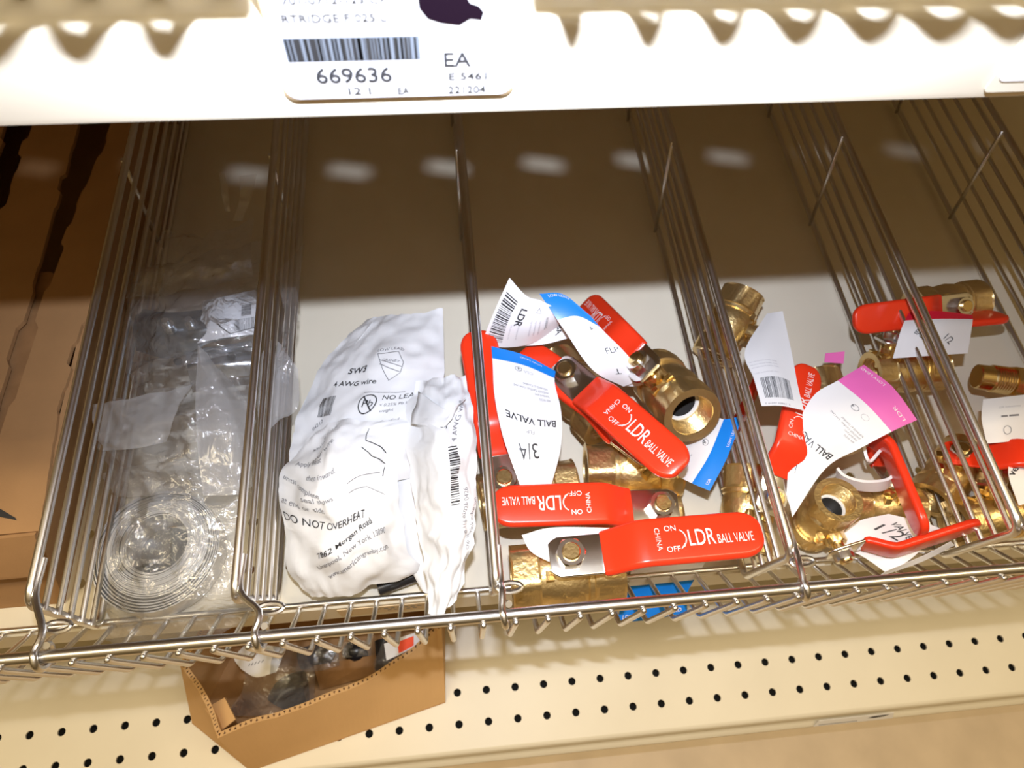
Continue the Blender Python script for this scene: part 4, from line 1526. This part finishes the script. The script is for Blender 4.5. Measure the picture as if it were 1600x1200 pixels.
x0, x1 = rail_pt(1308, 0.5).x, rail_pt(1388, 0.5).x
S = lambda x, y, l: (x, 4.6 - 4.2 * (1 - y) - l * 0.8, BZ - 11 - 8.5 * (1 - y))
bt = thing('price_label', 'small white label with a black mark in the rail of the low shelf', 'label', ((x0 + x1) / 2, 2, BZ - 20))
mb = MB().add([S(x0, 0, 0.4), S(x1, 0, 0.4), S(x1 - 2, 1, 0.4), S(x0 + 3, 1, 0.4), S(x0, 0, 0.1), S(x1, 0, 0.1), S(x1 - 2, 1, 0.1), S(x0 + 3, 1, 0.1)], [(0, 1, 2, 3), (7, 6, 5, 4), (0, 4, 5, 1), (1, 5, 6, 2), (2, 6, 7, 3), (3, 7, 4, 0)], 0, False)
lc = mb.build('label_card', M['paper'], bt)
pr = Print(S, 1, 1, 0.7)
L = x1 - x0
pr.mb.add([S(x0 + L * a, b, 0.7) for a, b in ((0.66, 0.55), (0.74, 0.45), (0.86, 0.55), (0.93, 0.8), (0.84, 0.82), (0.72, 0.75))], [(0, 1, 2, 3, 4, 5)], 0, False)
for k in range(22):
    a = 0.06 + 0.022 * k
    pr.mb.add([S(x0 + L * q, b, 0.7) for q, b in ((a, 0.18), (a + 0.012, 0.18), (a + 0.012, 0.34), (a, 0.34))], [(0, 1, 2, 3)], 1, False)
pr.build('lettering', INK3, lc)

# tan-coloured paper strip stuck along the front lip of the middle shelf
ls = thing('shelf_strip', 'tan paper label strip on the front edge of the middle shelf under the pouches', 'label', (-50, 91, -24))
xa, xb = atY(522, 950, 91).x, atY(680, 945, 91).x
MB().box((xa, 91.2, -22), (xb, 91.8, -4)).build('paper_strip', M['label_tan'], ls)
pr = Print(lambda x, y, l: (x, 91.2 - l, y), 1, 1, 0.15)
for k in range(9):
    pr.rect(xa + 24 + 4.2 * k, -10.5, xa + 26.6 + 4.2 * k, -8.6, 1)
for k in range(5):
    pr.rect(xa + 30 + 4.0 * k, -15.5, xa + 32.4 + 4.0 * k, -13.8, 1)
pr.build('lettering', INK3, ls)

# ------------------------------------------------------------------ cardboard box on the base shelf
cbx = thing('cardboard_box', 'open corrugated cardboard box on the low shelf, filled with bagged black parts', 'box', at(500, 1130, BZ))
BL, BR = at(392, 1205, BZ + 1), at(696, 1098, BZ + 1)
TL, TR = at(340, 1150, BZ + 68), at(690, 982, BZ + 72)
FL, FLT = at(300, 1130, BZ + 1), at(284, 1036, BZ + 74)
BLb, BRb = Vector((BL.x + 0, BL.y + 150, BZ + 1)), Vector((BR.x + 6, BR.y + 130, BZ + 1))
card_t = 4.0


def slab(name, quad, seed, m=('card', 'card_edge', 'card_dark'), wav=3.0, n=40, parent=cbx, t=card_t, flutes=True, sag=0.0):
    """a corrugated wall: quad = bottom-a, bottom-b, top-b, top-a; the top edge is torn and shows the flutes"""
    a, b, c, d = [Vector(p) for p in quad]
    nrm = (b - a).cross(d - a).normalized()
    mb = MB()
    top, bot = [], []
    for i in range(n + 1):
        u = i / n
        lo = a.lerp(b, u)
        hi = d.lerp(c, u)
        hi = hi + (hi - lo).normalized() * (wav * noise.fractal(Vector((u * 5, seed, 0)), 1.0, 2.0, 3))
        hi = hi - (hi - lo).normalized() * sag * math.sin(math.pi * u ** 1.5)
        bow = nrm * (2.2 * math.sin(u * math.pi * 1.3 + seed))
        bot.append(lo)
        top.append(hi + bow)
    off = -nrm * t
    vs = bot + top + [p + off for p in bot] + [p + off for p in top]
    N = n + 1
    fs, mi = [], []
    for i in range(n):
        fs += [(i, i + 1, N + i + 1, N + i), (2 * N + i + 1, 2 * N + i, 3 * N + i, 3 * N + i + 1), (N + i, N + i + 1, 3 * N + i + 1, 3 * N + i), (i + 1, i, 2 * N + i, 2 * N + i + 1)]
    fs += [(0, N, 3 * N, 2 * N), (n, 2 * N + n, 3 * N + n, N + n)]
    k = len(mb.v)
    mb.add(vs, fs, 0, False)
    w_ = mb.build(name, [M['card_box']], parent, auto=0)
    if flutes:
        fl = MB()
        m2 = 46 if (b - a).length > 120 else 24
        for i in range(m2):
            u0, u1 = (i + 0.12) / m2, (i + 0.62) / m2

            def P(u, s, up=0.12):
                x = u * n
                j = min(int(x), n - 1)
                return top[j].lerp(top[j + 1], x - j) - nrm * s + (d - a).normalized() * up
            if i % 2:
                fl.add([P(u0, t * 0.22), P(u1, t * 0.22), P((u0 + u1) / 2, t * 0.8)], [(0, 1, 2)], 0, False)
            else:
                fl.add([P(u0, t * 0.8), P((u0 + u1) / 2, t * 0.22), P(u1, t * 0.8)], [(0, 1, 2)], 0, False)
        fl.build('flute_holes', M['card_dark'], w_, auto=0)
    return w_


slab('front_wall', (BL, BR, TR, TL), 1.0, sag=21)
slab('left_wall', (FL, BL, TL, FLT), 2.3, n=20)
slab('right_wall', (BR, BRb, Vector((BRb.x, BRb.y, BZ + 74)), TR), 3.1, n=20)
slab('back_wall', (BRb, BLb, Vector((BLb.x, BLb.y, BZ + 74)), Vector((BRb.x, BRb.y, BZ + 74))), 4.2, n=20, flutes=False)
slab('left_wall_back', (BLb, FL, FLT, Vector((BLb.x, BLb.y, BZ + 74))), 5.0, n=20)
mb = MB().add([(p.x, p.y, p.z + 1) for p in (FL, BL, BR, BRb, BLb)], [(0, 1, 2, 3, 4)], 0, False)
mb.build('box_bottom', M['card'], cbx)
# loose corner flaps
cf = [at(320, 1107, BZ + 52), at(351, 1090, BZ + 56), at(368, 1124, BZ + 62), at(345, 1142, BZ + 60)]
MB().add(cf + [p - Vector((0, 0, 3)) for p in cf], [(0, 1, 2, 3), (7, 6, 5, 4), (0, 4, 5, 1), (1, 5, 6, 2), (2, 6, 7, 3), (3, 7, 4, 0)], 0, False).build('corner_flap', M['card_box'], cbx)

GP = 'bagged parts in the cardboard box'


def bagged(label, pts, r, film_rows, seed):
    root = thing('bagged_part', label, 'bag', pts[0], group=GP)
    mb = MB().tube(catmull(pts, 5), r, 20)
    mb.build('rubber_part', M['black'], root)
    film_sheet(root, film_rows, seed=seed, wr=1.5, ridge=2.5, wf=0.08, name='clear_bag', n=24)
    return root


b1 = bagged('black part in a clear bag with a white label, left end of the box', [at(440, 1100, BZ + 16), at(452, 1080, BZ + 18), at(478, 1072, BZ + 18)], 13,
            [[(352, 1118, BZ + 20), (420, 1116, BZ + 34), (492, 1092, BZ + 26)], [(382, 1070, BZ + 36), (440, 1062, BZ + 48), (490, 1050, BZ + 34)], [(378, 1020, BZ + 34), (430, 1010, BZ + 44), (470, 1010, BZ + 34)]], 61)
pt, o = paper(b1, [[(376, 1045, BZ + 42), (400, 1058, BZ + 46), (432, 1050, BZ + 46)], [(366, 1028, BZ + 42), (400, 1030, BZ + 48), (440, 1030, BZ + 46)], [(380, 1010, BZ + 40), (410, 1008, BZ + 44), (446, 1012, BZ + 42)]], label='white round label')
S, w, h = on_patch(pt)
pr = Print(S, w, h, 0.3)
for k in range(5):
    pr.line([(w * (0.28 + 0.09 * k), h * (0.52 + 0.05 * k)), (w * (0.33 + 0.09 * k), h * (0.60 + 0.05 * k))], 0.5, 1)
    pr.line([(w * (0.34 + 0.07 * k), h * (0.28 + 0.03 * k)), (w * (0.38 + 0.07 * k), h * (0.36 + 0.03 * k))], 0.5, 1)
pr.build('lettering', INK3, o)
b2_ = bagged('black rubber part deep in the box behind the fence wires', [at(470, 1030, BZ + 10), at(500, 1022, BZ + 12), at(520, 1030, BZ + 10)], 9,
             [[(462, 1050, BZ + 20), (500, 1048, BZ + 26), (530, 1040, BZ + 20)], [(470, 1010, BZ + 20), (500, 1008, BZ + 26), (528, 1008, BZ + 20)]], 67)
b3 = bagged('bagged grey part with an orange sticker at the right end of the box', [at(600, 1045, BZ + 20), at(602, 1025, BZ + 24), at(600, 1000, BZ + 24)], 8,
            [[(584, 1058, BZ + 30), (620, 1050, BZ + 40), (664, 1018, BZ + 40)], [(586, 1030, BZ + 34), (622, 1022, BZ + 46), (668, 1005, BZ + 44)], [(600, 1000, BZ + 34), (630, 995, BZ + 42), (668, 985, BZ + 40)]], 71)
pt, o = paper(b3, [[(604, 1032, BZ + 50), (634, 1018, BZ + 52), (662, 1000, BZ + 52)], [(600, 1006, BZ + 54), (632, 994, BZ + 56), (664, 984, BZ + 54)]], label='white card in the bag')
S, w, h = on_patch(pt)
pr = Print(S, w, h, 0.3)
pr.rect(w * 0.32, h * 0.10, w * 0.72, h * 0.80, 0, 6)
pr.build('price_sticker', [M['orange']], o)
b4 = bagged('black rubber part in the middle of the box beside the card divider', [at(548, 1012, BZ + 12), at(556, 1018, BZ + 14), at(566, 1012, BZ + 12)], 9,
            [[(536, 1028, BZ + 20), (580, 1024, BZ + 22)], [(536, 1004, BZ + 22), (580, 1000, BZ + 24)]], 73)
solo('cardboard_insert', MB().add([at(500, 1078, BZ + 8), at(610, 1048, BZ + 8), at(604, 1020, BZ + 18), at(490, 1040, BZ + 18), at(500, 1078, BZ + 5), at(610, 1048, BZ + 5), at(604, 1020, BZ + 15), at(490, 1040, BZ + 15)],
     [(0, 1, 2, 3), (7, 6, 5, 4), (0, 4, 5, 1), (1, 5, 6, 2), (2, 6, 7, 3), (3, 7, 4, 0)], 0, False), M['card_edge'], 'loose cardboard insert lying in the bottom of the open box', 'cardboard')
